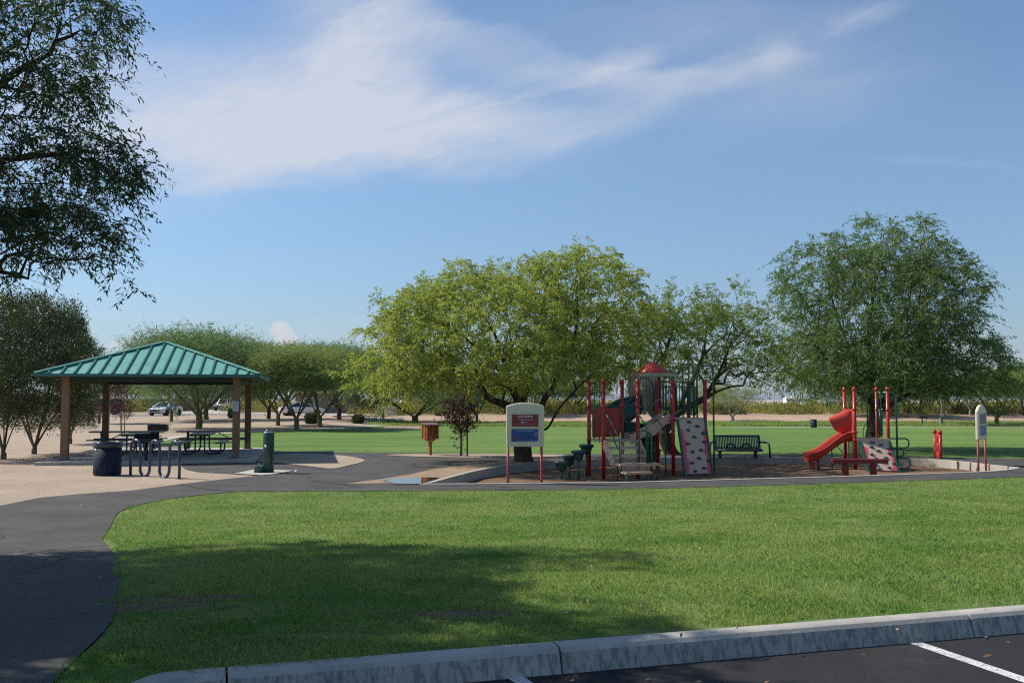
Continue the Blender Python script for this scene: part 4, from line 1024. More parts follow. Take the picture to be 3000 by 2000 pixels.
# ---- background trees: three grown kinds, copied with their own turn and size
def palo_proto(seed, leaf, barkm, label, nper, wide=1.0, dens=1.0):
    rs = np.random.RandomState(seed); limbs = [([(0, 0, -.1), (0.03, 0, .5), (0.0, 0, .9)], None)]
    for k in range(5):
        an = k * 2 * PI / 5 + rs.rand() * .8; s_ = rs.uniform(.8, 1.25) * wide
        limbs.append(([(0, 0, .75), (math.cos(an) * .5 * s_, math.sin(an) * .5 * s_, 1.5), (math.cos(an) * 1.1 * s_, math.sin(an) * 1.1 * s_, 2.5), (math.cos(an) * 1.7 * s_, math.sin(an) * 1.7 * s_, 3.4)], 1))
    blobs = [(0, 0, 4.1, 2.3 * wide, 2.3 * wide, 1.25)]
    for k in range(7):
        an = rs.rand() * 2 * PI; rr = rs.uniform(1.2, 2.1) * wide
        blobs.append((math.cos(an) * rr, math.sin(an) * rr, rs.uniform(2.6 if seed == 72 else 3.3, 4.7), rs.uniform(.8, 1.3) * wide, rs.uniform(.8, 1.3) * wide, rs.uniform(.6, .95)))
    for k in range(5 if seed == 72 else 0):
        an = k * 1.26 + rs.rand(); rr = rs.uniform(1.5, 2.2) * wide
        blobs.append((math.cos(an) * rr, math.sin(an) * rr, rs.uniform(2.0, 2.7), .8 * wide, .8 * wide, .6))
    return tree('palo_verde', label, 'tree', (0, 0, 0), seed, limbs, blobs, int(640 * dens), leaf, barkm, 0.16, group='palo verde trees in the background', reach=0.7, step=0.3, tip=0.006, shell=0.3, wob=0.08, spray=dict(nb=max(2, nper // 2), L0=.5, L1=1.7, nf=12, length=.34, width=.036, up=.55, droop=.18, rnd_=.6, side=.35, jit=.07))[0]
pA = palo_proto(71, LF['palo'], M['barkgreen'], '', 9, 1.05)
pB = palo_proto(72, LF['palodark'], M['barkgreen'], '', 9, 1.25)
pC = palo_proto(73, LF['palo'], M['barkpale'], '', 5, 0.95, 0.55)
pD = palo_proto(74, LF['palodark'], M['barkdark'], '', 9, 1.0)
used = set()
def place(proto, px, py, top, wpx, label, rz, D=None, name=None):
    p_ = G(px, py) if D is None else W(px, py, D)
    if D is not None: p_.z = gz(p_.x, p_.y)
    o = proto if proto not in used else copy_tree(proto)
    used.add(proto)
    h = W(px, top, p_.y).z - p_.z
    sz = h / 5.45; sx_ = (wpx * p_.y / F_PX) / 5.6
    o.location = p_; o.scale = (sx_, sx_, sz); o.rotation_euler = (0, 0, rz); o['label'] = label
    return o
place(pB, 582, 1256, 985, 330, 'large blue-green palo verde with thick forked trunk in the middle of the shelter opening', 0.3)
place(pA, 868, 1258, 1035, 260, 'tan-green palo verde with forked trunk in front of the rear-facing white car', 1.2)
place(pA, 937, 1252, 1040, 250, 'tan-green palo verde with twin trunks beside the dark clipped bush', 2.6)
place(pA, 815, 1246, 1050, 210, 'dark-trunked palo verde with v-shaped stems right of the rear shelter post', 4.0)
place(pD, 787, 1226, 1040, 190, 'bluish background palo verde with a single straight trunk right of the shelter roof corner', 0.8)
place(pD, 993, 1230, 1028, 230, 'dark palo verde with a thin straight trunk left of the footbridge railing', 5.0)
place(pB, 502, 1234, 1050, 170, 'low green palo verde in front of the white sedan', 2.0)
place(pB, 604, 1229, 1000, 250, 'bluish palo verde by the white off-road car on the drive', 3.9)
place(pD, 290, 1240, 1080, 150, 'green palo verde with a slanted trunk left of the rear shelter post', 1.4)
place(pB, 1215, 1240, 1105, 330, 'wide low palo verde at the lawn edge under the yellow-green tree', 1.0)
place(pA, 1397, 1240, 1090, 130, 'slim palo verde at the lawn edge between the purple tree and the welcome board', 0.5)
place(pC, 2146, 1236, 1138, 165, 'small bare-limbed palo verde with v-shaped trunk on the far grass above the bench', 0.2)
place(pC, 2758, 1247, 1090, 180, 'pale-trunked palo verde on the far grass right of the far grill', 1.7)
place(pA, 2921, 1248, 1092, 210, 'small bushy palo verde on the far grass behind the side sign', 3.0)
place(pC, 2843, 1216, 1100, 150, 'palo verde with two pale trunks up on the dirt bank', 4.4)
place(pA, 2695, 1222, 1118, 160, 'spreading low palo verde on the bank edge behind the far grill', 5.4)
place(pD, 2998, 1216, 1075, 150, 'grey-green tree cut by the right frame edge on the bank', 2.2)
place(pB, 2485, 1216, 1105, 150, 'pale bushy tree on the bank behind the red slide posts', 0.9)
place(pD, 1560, 1216, 1115, 170, 'green tree on the bank behind the welcome board', 3.3)
place(pA, 700, 1196, 1020, 260, 'tall palo verde behind the parked off-road car', 2.9)
place(pB, 905, 1200, 1025, 260, 'tall bluish palo verde behind the second white car', 1.9)
place(pA, 430, 1200, 1110, 190, 'palo verde by the house wall behind the white sedan', 0.1)
place(pB, 1030, 1206, 1035, 220, 'bluish palo verde rising behind the footbridge', 0.6)

for i, (pr, px, py, top, wp, lb, rz) in enumerate(((pD, 380, 1198, 1090, 170, 'dark leafy tree above the block wall left of the white sedan', .4), (pB, 520, 1196, 1075, 200, 'bluish tree above the block wall right of the white sedan', 1.3), (pA, 250, 1205, 1080, 160, 'yellowish tree behind the red off-road car', 2.2),
      (pA, 770, 1200, 1040, 230, 'tan-green tree behind the street right of the rear shelter post', 3.1), (pB, 845, 1203, 1030, 220, 'bluish tree right behind the second white car', 4.4), (pD, 1110, 1205, 1060, 220, 'dark tree behind the pale end of the footbridge railing', 5.2), (pB, 1320, 1208, 1095, 230, 'bluish tree on the bank above the purple-leaved tree', .7), (pA, 1480, 1212, 1110, 200, 'tan-green tree on the bank left of the welcome board top', 1.9), (pD, 1680, 1212, 1120, 200, 'dark tree on the bank right of the welcome board', 2.9), (pC, 2060, 1213, 1128, 150, 'thin tree on the bank behind the climbing arch', 3.7), (pB, 2600, 1214, 1112, 190, 'bluish tree on the bank behind the climber loops', 5.1), (pA, 2800, 1213, 1110, 190, 'tan-green tree on the bank right of the far pale trunk', .2))):
    place(pr, px, py, top, wp, lb, rz)
# ---- clipped bushes and desert shrubs
def bush(name, px, py, wpx, hpx, label, leaf, seed, group, n=2600, ll=0.09, flat=0.75):
    loc = G(px, py); k = loc.y / F_PX; w_, h_ = wpx * k / 2, hpx * k
    rs = np.random.RandomState(seed); u = unit(rs.randn(n, 3))
    u[:, :2] = np.sign(u[:, :2]) * np.abs(u[:, :2]) ** flat; u[:, 2] = np.sign(u[:, 2]) * np.abs(u[:, 2]) ** flat
    c = u * np.array([w_, w_, h_ / 2]) * (0.82 + 0.2 * rs.rand(n, 1)) + np.array([0, 0, h_ * .53])
    t = thing(name, label, 'bush', loc, 0, group)
    mb = MB()
    for q in range(4): mb.tube([(0, 0, -.05), (math.cos(q * 1.6) * w_ * .3, math.sin(q * 1.6) * w_ * .3, h_ * .35), (math.cos(q * 1.6) * w_ * .6, math.sin(q * 1.6) * w_ * .6, h_ * .7)], [.03, .02, .01], 5)
    mb.build('stem', M['barkgrey'], t)
    leaves('foliage', c, u, 2, 0.03, ll * (k / 0.03) ** .5, ll * .55 * (k / 0.03) ** .5, leaf, t, seed, 0, .7)
    return t
bush('clipped_bush', 912, 1241, 36, 30, 'dark clipped bush in front of the second white car', LF['hedge'], 1, 'clipped round bushes in the gravel', 3500)
bush('clipped_bush', 1049, 1240, 33, 24, 'round clipped bush beside the rocks below the footbridge', LF['hedge'], 2, 'clipped round bushes in the gravel', 3200)
bush('clipped_bush', 681, 1225, 24, 28, 'clipped bush touching the right front shelter post behind the paper notice', LF['hedge'], 3, 'clipped round bushes in the gravel', 2600)
for i, (px, py, w_, h_, lb) in enumerate(((1038, 1203, 42, 26, 'leftmost olive desert bush behind the footbridge railing'), (1086, 1203, 44, 22, 'middle olive desert bush behind the footbridge railing'), (1170, 1206, 24, 16, 'small dark desert bush right of the footbridge railing'), (1030, 1212, 18, 12, 'small grey desert bush below the footbridge railing'), (1290, 1216, 40, 16, 'dark low bush on the bank above the wooden box'))):
    bush('desert_bush', px, py, w_, h_, lb, LF['scrub'] if i != 2 else LF['hedge'], 20 + i, 'desert bushes near the footbridge', 1300, 0.12, 1.0)

# ---- the belt of desert scrub along the bank: one mass
rs = np.random.RandomState(91)
cs, us = [], []
for i in range(900):
    y = 100.5 + 60 * rs.rand() ** 1.6; x = rs.uniform(-16, 0.62 * y + 6)
    rr = rs.uniform(.7, 1.5); h = rs.uniform(0.7, 1.35) * (1.0 + 0.35 * vnoise(np.array([x]), np.array([y]), .08, 3)[0]) * (1.12 if x < 18 else 0.92)
    k = 130
    u = unit(rs.randn(k, 3)); u[:, 2] = np.abs(u[:, 2])
    cs.append(np.array([x, y, gz(x, y) - .05]) + u * np.array([rr, rr, h]) * (0.35 + .65 * rs.rand(k, 1) ** .5)); us.append(u)
for i in range(420):
    y = rs.uniform(128, 165); x = rs.uniform(-0.55 * y, -10)
    rr = rs.uniform(.8, 1.6); h = rs.uniform(0.9, 2.2); k = 120
    u = unit(rs.randn(k, 3)); u[:, 2] = np.abs(u[:, 2])
    if -52 < x < -38 and y < 160: continue
    cs.append(np.array([x, y, gz(x, y) - .05]) + u * np.array([rr, rr, h]) * (0.35 + .65 * rs.rand(k, 1) ** .5)); us.append(u)
o = leaves('scrub_belt', np.concatenate(cs), np.concatenate(us), 1, 0.06, 0.42, 0.085, LF['scrub'], None, 5, -.5, .6)
tag(o, 'belt of yellow-olive desert scrub along the top of the dirt bank', 'scrub', kind='stuff')
# taller unmown grass at the foot of the bank
n_ = 90000
y = 76.6 + 13.0 * rs.rand(n_); x = rs.uniform(-1.0, 1.0, n_) * 4 + rs.uniform(0, 1, n_) * (0.62 * y + 2) * 1.0
x = np.where(rs.rand(n_) < 0.12, rs.uniform(-11.5, 4, n_), x)
kk = vnoise(x, y, .35, 4) * .6 + vnoise(x, y, 1.1, 5) * .4
sel = kk > 0.33; x, y, kk = x[sel], y[sel], kk[sel]
c = np.stack([x, y, gzv(x, y)], 1); d = np.tile(np.array([[0, 0, 1.0]]), (len(c), 1))
o = leaves('tall_grass', c, d, 1, 0.02, 0.24, 0.05, LF['weed'], None, 6, -1.6, .35)
tag(o, 'unmown pale green grass strip at the foot of the dirt bank', 'grass', kind='stuff')
# ------------------------------------------------------------------ picnic shelter
def at_slab(x, y, z): return SHP(x, y, z)
SL = 0.10
mb = MB()
for i in range(3):
    for j in range(3):
        x0, x1 = -0.65 + i * 2.28, -0.65 + (i + 1) * 2.28 - 0.012
        y0, y1 = -1.1 + j * 2.9, -1.1 + (j + 1) * 2.9 - 0.012
        mb.box(((x0 + x1) / 2, (y0 + y1) / 2, SL / 2 - 0.1), (x1 - x0, y1 - y0, SL + 0.2))
o = mb.build('concrete_slab', M['concrete'], bevel=0.008); o.location = SHP(0, 0); o.rotation_euler = (0, 0, SH_ROT); structure(o)
m, nt, out = newmat('green_roof_metal')
v = objco(nt)
a = noise_col(nt, (0.125, 0.36, 0.295), (0.105, 0.315, 0.26), 1.3, 5, 0.35, 0.65, v)
f = fac_noise(nt, 1.6, 0.55, 0.70, v, 6)
a = mixc(nt, f, a, (0.04, 0.22, 0.195))
streak = fac_noise(nt, 1.0, 0.5, 0.75, objco(nt, (14, 0.6, 0.6)), 3)
k = node(nt, 'ShaderNodeMath', operation='MULTIPLY'); L(nt, streak, k.inputs[0]); k.inputs[1].default_value = 0.4
a = mixc(nt, k.outputs[0], a, (0.165, 0.40, 0.335))
p = node(nt, 'ShaderNodeBsdfPrincipled', i_Roughness=0.55); L(nt, a, p.inputs['Base Color']); L(nt, p.outputs[0], out.inputs[0]); M['roof'] = m
M['rooftrim'] = paint('green_roof_trim', (0.03, 0.15, 0.125), (0.024, 0.12, 0.10), 0.5, scale=3)
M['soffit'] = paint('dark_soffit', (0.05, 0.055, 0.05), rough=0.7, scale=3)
sh = thing('picnic_shelter', 'open picnic shelter with green standing-seam hip roof on four brown posts', 'shelter', SHP(0, 0), SH_ROT)
for x, y in ((0, 0), (5.47, 0), (0, 6.7), (5.47, 6.7)):
    mb = MB(); mb.box((x, y, SL + 1.42), (0.24, 0.24, 2.85)); mb.box((x, y, SL + 0.015), (0.34, 0.34, 0.03))
    mb.build('post', M['postbrown'], sh, bevel=0.01)
e0x, e1x, e0y, e1y, ez, pz = -0.78, 6.25, -0.78, 7.48, 2.93, 4.17
cx = (e0x + e1x) / 2; hipk = (e1x - e0x) / 2
r0, r1 = Vector((cx, e0y + hipk, pz)), Vector((cx, e1y - hipk, pz))
c = [Vector((e0x, e0y, ez)), Vector((e1x, e0y, ez)), Vector((e1x, e1y, ez)), Vector((e0x, e1y, ez))]
mb = MB(); mb.add(c + [r0, r1], [(0, 1, 4), (1, 2, 5, 4), (2, 3, 5), (3, 0, 4, 5)])
roof = mb.build('roof', M['roof'], sh)
# standing seams and hip caps
mb = MB()
def seam(a, b, w_=0.055, h_=0.06):
    d = (b - a).normalized(); mb.bar(a + Vector((0, 0, .022)), b + Vector((0, 0, .022)), w_, h_)
nS = 18
for i in range(1, nS):
    x = e0x + (e1x - e0x) * i / nS
    t = 1 - abs(x - cx) / hipk
    for ye, sg_ in ((e0y, 1), (e1y, -1)):
        seam(Vector((x, ye, ez)), Vector((x, ye + sg_ * hipk * t, ez + (pz - ez) * t)))
nS = 20
for i in range(1, nS):
    y = e0y + (e1y - e0y) * i / nS
    t = min(1, (y - e0y) / hipk, (e1y - y) / hipk)
    for xe, sg_ in ((e0x, 1), (e1x, -1)):
        seam(Vector((xe, y, ez)), Vector((xe + sg_ * hipk * t, y, ez + (pz - ez) * t)))
mb.build('seam', M['rooftrim'], roof)
mb = MB()
for a, b in ((c[0], r0), (c[1], r0), (c[2], r1), (c[3], r1), (r0, r1)):
    mb.bar(a + Vector((0, 0, .045)), b + Vector((0, 0, .045)), 0.17, 0.045)
mb.build('hip_cap', M['roof'], roof, bevel=0.01)
mb = MB()
for i in range(4):
    a, b = c[i], c[(i + 1) % 4]
    mb.bar(a + Vector((0, 0, -.035)), b + Vector((0, 0, -.035)), 0.03, 0.10)
mb.build('fascia', M['rooftrim'], sh)
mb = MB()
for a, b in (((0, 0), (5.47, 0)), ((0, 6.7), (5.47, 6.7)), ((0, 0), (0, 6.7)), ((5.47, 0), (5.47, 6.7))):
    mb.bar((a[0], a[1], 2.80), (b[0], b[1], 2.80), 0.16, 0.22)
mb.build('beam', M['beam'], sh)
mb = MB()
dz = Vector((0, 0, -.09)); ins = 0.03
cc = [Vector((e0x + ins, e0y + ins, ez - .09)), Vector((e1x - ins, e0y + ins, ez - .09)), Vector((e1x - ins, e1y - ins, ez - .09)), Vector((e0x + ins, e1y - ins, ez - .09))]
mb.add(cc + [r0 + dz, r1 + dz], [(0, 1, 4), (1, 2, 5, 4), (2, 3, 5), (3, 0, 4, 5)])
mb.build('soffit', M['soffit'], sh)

nb = SHP(5.47, 0); npt = W(690, 1189, nb.y - 0.16)
no = thing('paper_notice', 'white paper notice taped to the right front shelter post', 'notice', npt, SH_ROT)
mb = MB(); mb.box((0, 0, 0), (0.205, 0.006, 0.34)); mb.build('sheet', M['paper'], no)
mb = MB(); rnd = random.Random(2)
for i in range(9):
    ln = rnd.uniform(.08, .16); mb.box((-0.02 + (ln - .16) / 2 + .02, -0.006, 0.12 - i * 0.026), (ln, 0.004, 0.006 if i else 0.014))
mb.build('print_lines', M['ink'], no)

# ---------------- picnic tables
def picnic_table(label, x, y, rz, length=2.5):
    t = thing('picnic_table', label, 'picnic table', SHP(x, y, SL), SH_ROT + rz, 'navy picnic tables under the shelter')
    L_ = length
    mb = MB()
    for i in range(5): mb.box((0, -0.31 + i * 0.155, 0.75), (L_, 0.148, 0.045))
    mb.build('table_top', M['navy'], t, bevel=0.008)
    for s in (-1, 1):
        mb = MB()
        for q in (-.075, .075): mb.box((0, s * .69 + q, 0.45), (L_, 0.142, 0.042))
        mb.build('bench_seat', M['navy'], t, bevel=0.008)
    for s in (-1, 1):
        xx = s * (L_ / 2 - 0.42); mb = MB()
        for q in (-1, 1):
            pts = round_path([(xx, q * .16, .72), (xx, q * .16, .06), (xx, q * .72, .06), (xx, q * .72, .43)], .22, 6)
            mb.tube(pts, 0.03, 8)
        mb.bar((xx, -.34, .715), (xx, .34, .715), .05, .04)
        mb.build('leg_frame', M['navy'], t)
    mb = MB()
    for s in (-1, 1): mb.tube([(s * (L_ / 2 - .42), 0, .30), (s * .18, 0, .70)], 0.018, 6)
    mb.tube([(-(L_ / 2 - .42), 0, .30), (L_ / 2 - .42, 0, .30)], 0.02, 6)
    mb.build('brace', M['navy'], t)
def SHL(px, py, z):
    p_ = G(px, py, z=z) - slab_fl; c_, s_ = math.cos(-SH_ROT), math.sin(-SH_ROT)
    return p_.x * c_ - p_.y * s_, p_.x * s_ + p_.y * c_
picnic_table('navy picnic table standing end-on at the right front of the shelter', 4.1, 2.7, PI / 2, 2.55)
picnic_table('navy picnic table standing broadside at the right rear of the shelter', 4.2, 5.75, 0, 2.75)
picnic_table('navy picnic table standing end-on at the left front of the shelter behind the bike rack', 1.75, 2.9, PI / 2, 2.5)
picnic_table('navy picnic table standing broadside at the left rear of the shelter', 1.0, 5.8, 0, 2.75)

# ---------------- grills
def grill(label, px, py, scale, rz, z=None):
    loc = G(px, py, z=z) if z is not None else G(px, py)
    t = thing('park_grill', label, 'grill', loc, rz, 'pedestal charcoal grills'); t.scale = (scale,) * 3
    mb = MB(); mb.tube([(0, 0, -.1), (0, 0, .62)], 0.045, 10); mb.build('pedestal', M['charcoal'], t)
    mb = MB(); w_, d_, h_ = .66, .46, .24
    mb.box((0, 0, .63), (w_, d_, .02))
    mb.box((0, d_ / 2, .74), (w_, .02, h_)); mb.box((-w_ / 2, .0, .74), (.02, d_ - .03, h_)); mb.box((w_ / 2, .0, .74), (.02, d_ - .03, h_)); mb.box((0, -d_ / 2, .68), (w_, .02, .10))
    for k in range(3): mb.box((w_ / 2 - .08 - k * .07, d_ / 2, .885), (.03, .02, .05))
    mb.build('firebox', M['charcoal'], t)
    mb = MB()
    for k in range(13): mb.tube([(-.30 + k * .05, -.24, .80), (-.30 + k * .05, .19, .86)], .009, 5)
    mb.tube([(-.32, -.24, .80), (.32, -.24, .80)], .011, 6); mb.tube([(-.32, .19, .86), (.32, .19, .86)], .011, 6)
    mb.tube([(.32, -.24, .80), (.43, -.26, .80)], .013, 6)
    mb.build('grate', M['charcoal'], t)
grill('black pedestal grill with a slatted grate in front of the left picnic tables', 428, 1357, 1.12, SH_ROT + .1, 0.0)
grill('black pedestal grill behind the picnic tables, its firebox back seen through the shelter', 462, 1312, 1.18, PI + .2)
far_g = G(2702, 1248)
grill('black pedestal grill out on the far grass left of a pale trunk', 2702, 1248, 1.0, .1)

# ---------------- trash cans, bike rack, fountain
m, nt, out = newmat('navy_mesh_steel')
v = objco(nt)
br = node(nt, 'ShaderNodeTexVoronoi', i_Scale=26.0, feature='F1'); L(nt, v, br.inputs['Vector']); br.inputs['Randomness'].default_value = 0.15
mr = node(nt, 'ShaderNodeMapRange', i_From_Min=0.30, i_From_Max=0.42); L(nt, br.outputs['Distance'], mr.inputs[0])
a = mixc(nt, mr.outputs[0], (0.004, 0.005, 0.009), (0.014, 0.022, 0.048))
p = node(nt, 'ShaderNodeBsdfPrincipled', i_Roughness=0.65); p.inputs['Specular IOR Level'].default_value = 0.2; L(nt, a, p.inputs['Base Color']); L(nt, bump(nt, mr.outputs[0], .7, .01), p.inputs['Normal']); L(nt, p.outputs[0], out.inputs[0]); M['mesh'] = m
def trash_can(label, px, py, dia, h):
    t = thing('trash_can', label, 'trash can', G(px, py), 0)
    r = dia / 2
    mb = MB(); mb.lathe([(r * .95, 0.02), (r, .06), (r, h * .84)], n=28); mb.build('mesh_body', M['mesh'], t)
    mb = MB(); mb.lathe([(r * 1.0, h * .84), (r * 1.035, h * .85), (r * 1.035, h * .985), (r * 1.0, h), (r * .90, h), (r * .88, h * .9)], n=28); mb.build('rim', M['navy'], t)
    mb = MB(); rnd = random.Random(3); n = 40
    rings = []
    for q, (rr, z) in enumerate(((.885, h * .99), (.86, h * .6), (.84, h * .12), (.3, h * .08))):
        rings.append([Vector((r * rr * (1 + rnd.uniform(-.03, .02)) * math.cos(2 * PI * k / n), r * rr * math.sin(2 * PI * k / n), z)) for k in range(n)])
    mb.loft(rings, True, True, False); mb.build('liner', M['charcoal'], t)
    mb = MB(); mb.tube([(-r * .6, -r * .84, h * .80), (-r * .5, -r * .9, h * .77), (-r * .42, -r * .93, h * .80)], .018, 6); mb.build('liner_knot', M['steel'], t)
    return t
trash_can('navy perforated metal trash can left of the bike rack', 314, 1392, .74, .93)
trash_can('small dark trash can far out on the mown field', 2384, 1252, .46, .62)
a = G(382, 1392.6); b = G(525, 1403); ax = (b - a); ax.z = 0; Lr = ax.length
t = thing('bike_rack', 'navy wave bike rack of bent tube with three humps beside the trash can', 'bike rack', a, math.atan2(ax.y, ax.x))
s6 = Lr / 5; top = 0.99; r_ = s6 / 2
pts = [Vector((0, 0, -.1)), Vector((0, 0, top - r_))]
for i in range(5):
    c_ = Vector((s6 * (i + .5), 0, top - r_ if i % 2 == 0 else r_ + .012))
    up = i % 2 == 0
    for k in range(1, 11):
        an = PI - PI * k / 10
        pts.append(c_ + Vector((r_ * math.cos(an), 0, r_ * math.sin(an) * (1 if up else -1))))
pts.append(Vector((Lr, 0, -.1)))
mb = MB(); mb.tube(pts, 0.039, 12); mb.build('bent_tube', M['navyrack'], t)
for x in (0, Lr):
    mb = MB(); mb.lathe([(.07, 0.0), (.07, .015), (.04, .02)], (x, 0, .003), 14); mb.build('foot_plate', M['navyrack'], t)
loc = G(786, 1386); loc.z = 0.03
sheet('fountain_pad', xy(GP([(686, 1389), (745, 1377), (860, 1380), (806, 1390.5), (766, 1394)])), M['concrete'], 0.03, cell=5)
t = thing('drinking_fountain', 'dark green drinking fountain column with a low pet bowl at its foot', 'drinking fountain', loc, 0)
mb = MB(); mb.lathe([(.155, 0), (.155, 1.10), (.15, 1.125)], n=24); mb.build('column', M['fountain'], t)
mb = MB(); mb.lathe([(.152, 1.125), (.158, 1.132), (.14, 1.145), (.06, 1.130), (.0001, 1.128)], n=24); mb.build('basin', M['steel'], t)
mb = MB(); mb.tube([(-.08, 0, 1.13), (-.08, 0, 1.17), (-.06, 0, 1.195), (-.03, 0, 1.19)], .016, 8); mb.build('bubbler', M['steel'], t)
mb = MB(); ma = Matrix.Rotation(PI / 2, 3, 'X'); mb.lathe([(.045, 0), (.045, .015), (.028, .03), (.0001, .032)], (-.04, -.150, .74), 14, axis=ma); mb.build('push_button', M['steel'], t)
mb = MB(); mb.lathe([(.165, 0), (.165, .17), (.175, .185), (.15, .185), (.10, .155), (.0001, .15)], (-.23, -.04, 0), 22); pb = mb.build('pet_bowl', M['fountain'], t)
mb = MB(); mb.tube([(-.27, -.04, .15), (-.27, -.04, .24), (-.24, -.04, .25)], .014, 8); mb.build('bowl_spout', M['steel'], pb)
capo = G(868, 1383); mb = MB(); mb.lathe([(.055, 0), (.05, .03), (.025, .05), (.0001, .052)], capo + Vector((0, 0, .012)), 14)
o = mb.build('valve_cap', M['white']); tag(o, 'small white cap on the asphalt right of the drinking fountain', 'cap')

# ---------------- wooden box on a post
M['darkwood'] = paint('dark_stained_wood', (0.10, 0.035, 0.012), rough=0.7, scale=6)
loc = G(1260, 1334.5); t = thing('wooden_box', 'reddish board-sided wooden box with shingled lid on a single post', 'box', loc, R(38))
k = loc.y / F_PX
zb, zt = W(1260, 1285, loc.y).z - loc.z, W(1260, 1246, loc.y).z - loc.z
mb = MB(); mb.box((0, 0, zb / 2 - .1), (.10, .10, zb + .0)); mb.loft([[Vector((x * q, y * q, z)) for x, y in ((-1, -1), (1, -1), (1, 1), (-1, 1))] for q, z in ((.05, zb - .13), (.15, zb - .03), (.15, zb - .003))], False)
mb.build('post', M['wood'], t, bevel=.006)
mb = MB(); hw = .23; hd = .22
NBD = 4
for i in range(NBD):
    x = -hw + (i + .5) * (2 * hw / NBD)
    for s in (-1, 1):
        mb.box((x, s * hd, (zb + zt) / 2), (2 * hw / NBD - .028, .025 + (.045 if i % 2 else 0), zt - zb))
        mb.box((s * (hw + .014), (x / hw) * hd * .93, (zb + zt) / 2), (.025 + (.045 if i % 2 else 0), 2 * hd / NBD - .028, zt - zb))
mb.build('board_side', M['wood'], t)
mb = MB(); mb.box((0, 0, (zb + zt) / 2), (2 * hw - .03, 2 * hd - .03, zt - zb - .03)); mb.build('inner_case', M['darkwood'], t)
mb = MB(); mb.box((0, 0, zb + .02), (2 * hw - .02, 2 * hd - .03, .03)); mb.build('floor', M['wood'], t)
mb = MB(); rot = Matrix.Rotation(R(7), 3, 'X')
mb.box((0, 0, zt + .045), (2 * hw + .16, 2 * hd + .16, .03), rot)
for i in range(6): mb.box(rot @ Vector((-hw - .05 + i * (2 * hw + .1) / 5, 0, .022)) + Vector((0, 0, zt + .045)), (.09, 2 * hd + .17, .018), rot)
mb.build('lid', M['shingle'], t)
mb = MB(); mb.box((-hw * .6, -hd - .028, zb + .08), (.05, .012, .06)); mb.build('hasp', M['steel'], t)

# ---------------- sign boards
def arch_poly(w_, h_, rise, n=14):
    pts = [(-w_ / 2, 0), (w_ / 2, 0), (w_ / 2, h_ - rise)]
    for i in range(1, n):
        u = 1 - 2 * i / n
        pts.append((u * w_ / 2, h_ - rise + rise * (1 - abs(u) ** 2.2)))
    pts.append((-w_ / 2, h_ - rise)); return pts
def text(body, size, loc, mat, parent, name='lettering', align='CENTER', sx=1.0):
    cu = bpy.data.curves.new(name, 'FONT'); cu.body = body; cu.size = size; cu.align_x = align; cu.align_y = 'CENTER'; cu.extrude = .0015
    cu.materials.append(mat); cu.offset = size * 0.012
    tmp = bpy.data.objects.new('tmp', cu); me = bpy.data.meshes.new_from_object(tmp); bpy.data.objects.remove(tmp)
    o = bpy.data.objects.new(name, me); col.objects.link(o); o.parent = parent
    o.location = loc; o.rotation_euler = (PI / 2, 0, 0); o.scale = (sx, 1, 1); return o
def bars(name, mat, parent, y, rows, seed):
    rnd = random.Random(seed); mb = MB()
    for x0, x1, z, h in rows:
        x = x0
        while x < x1:
            w_ = min(rnd.uniform(.012, .034), x1 - x); mb.box((x + w_ / 2, y, z), (w_, .003, h)); x += w_ + .008
    o = mb.build(name, mat, parent); o['kind'] = 'stuff'; return o
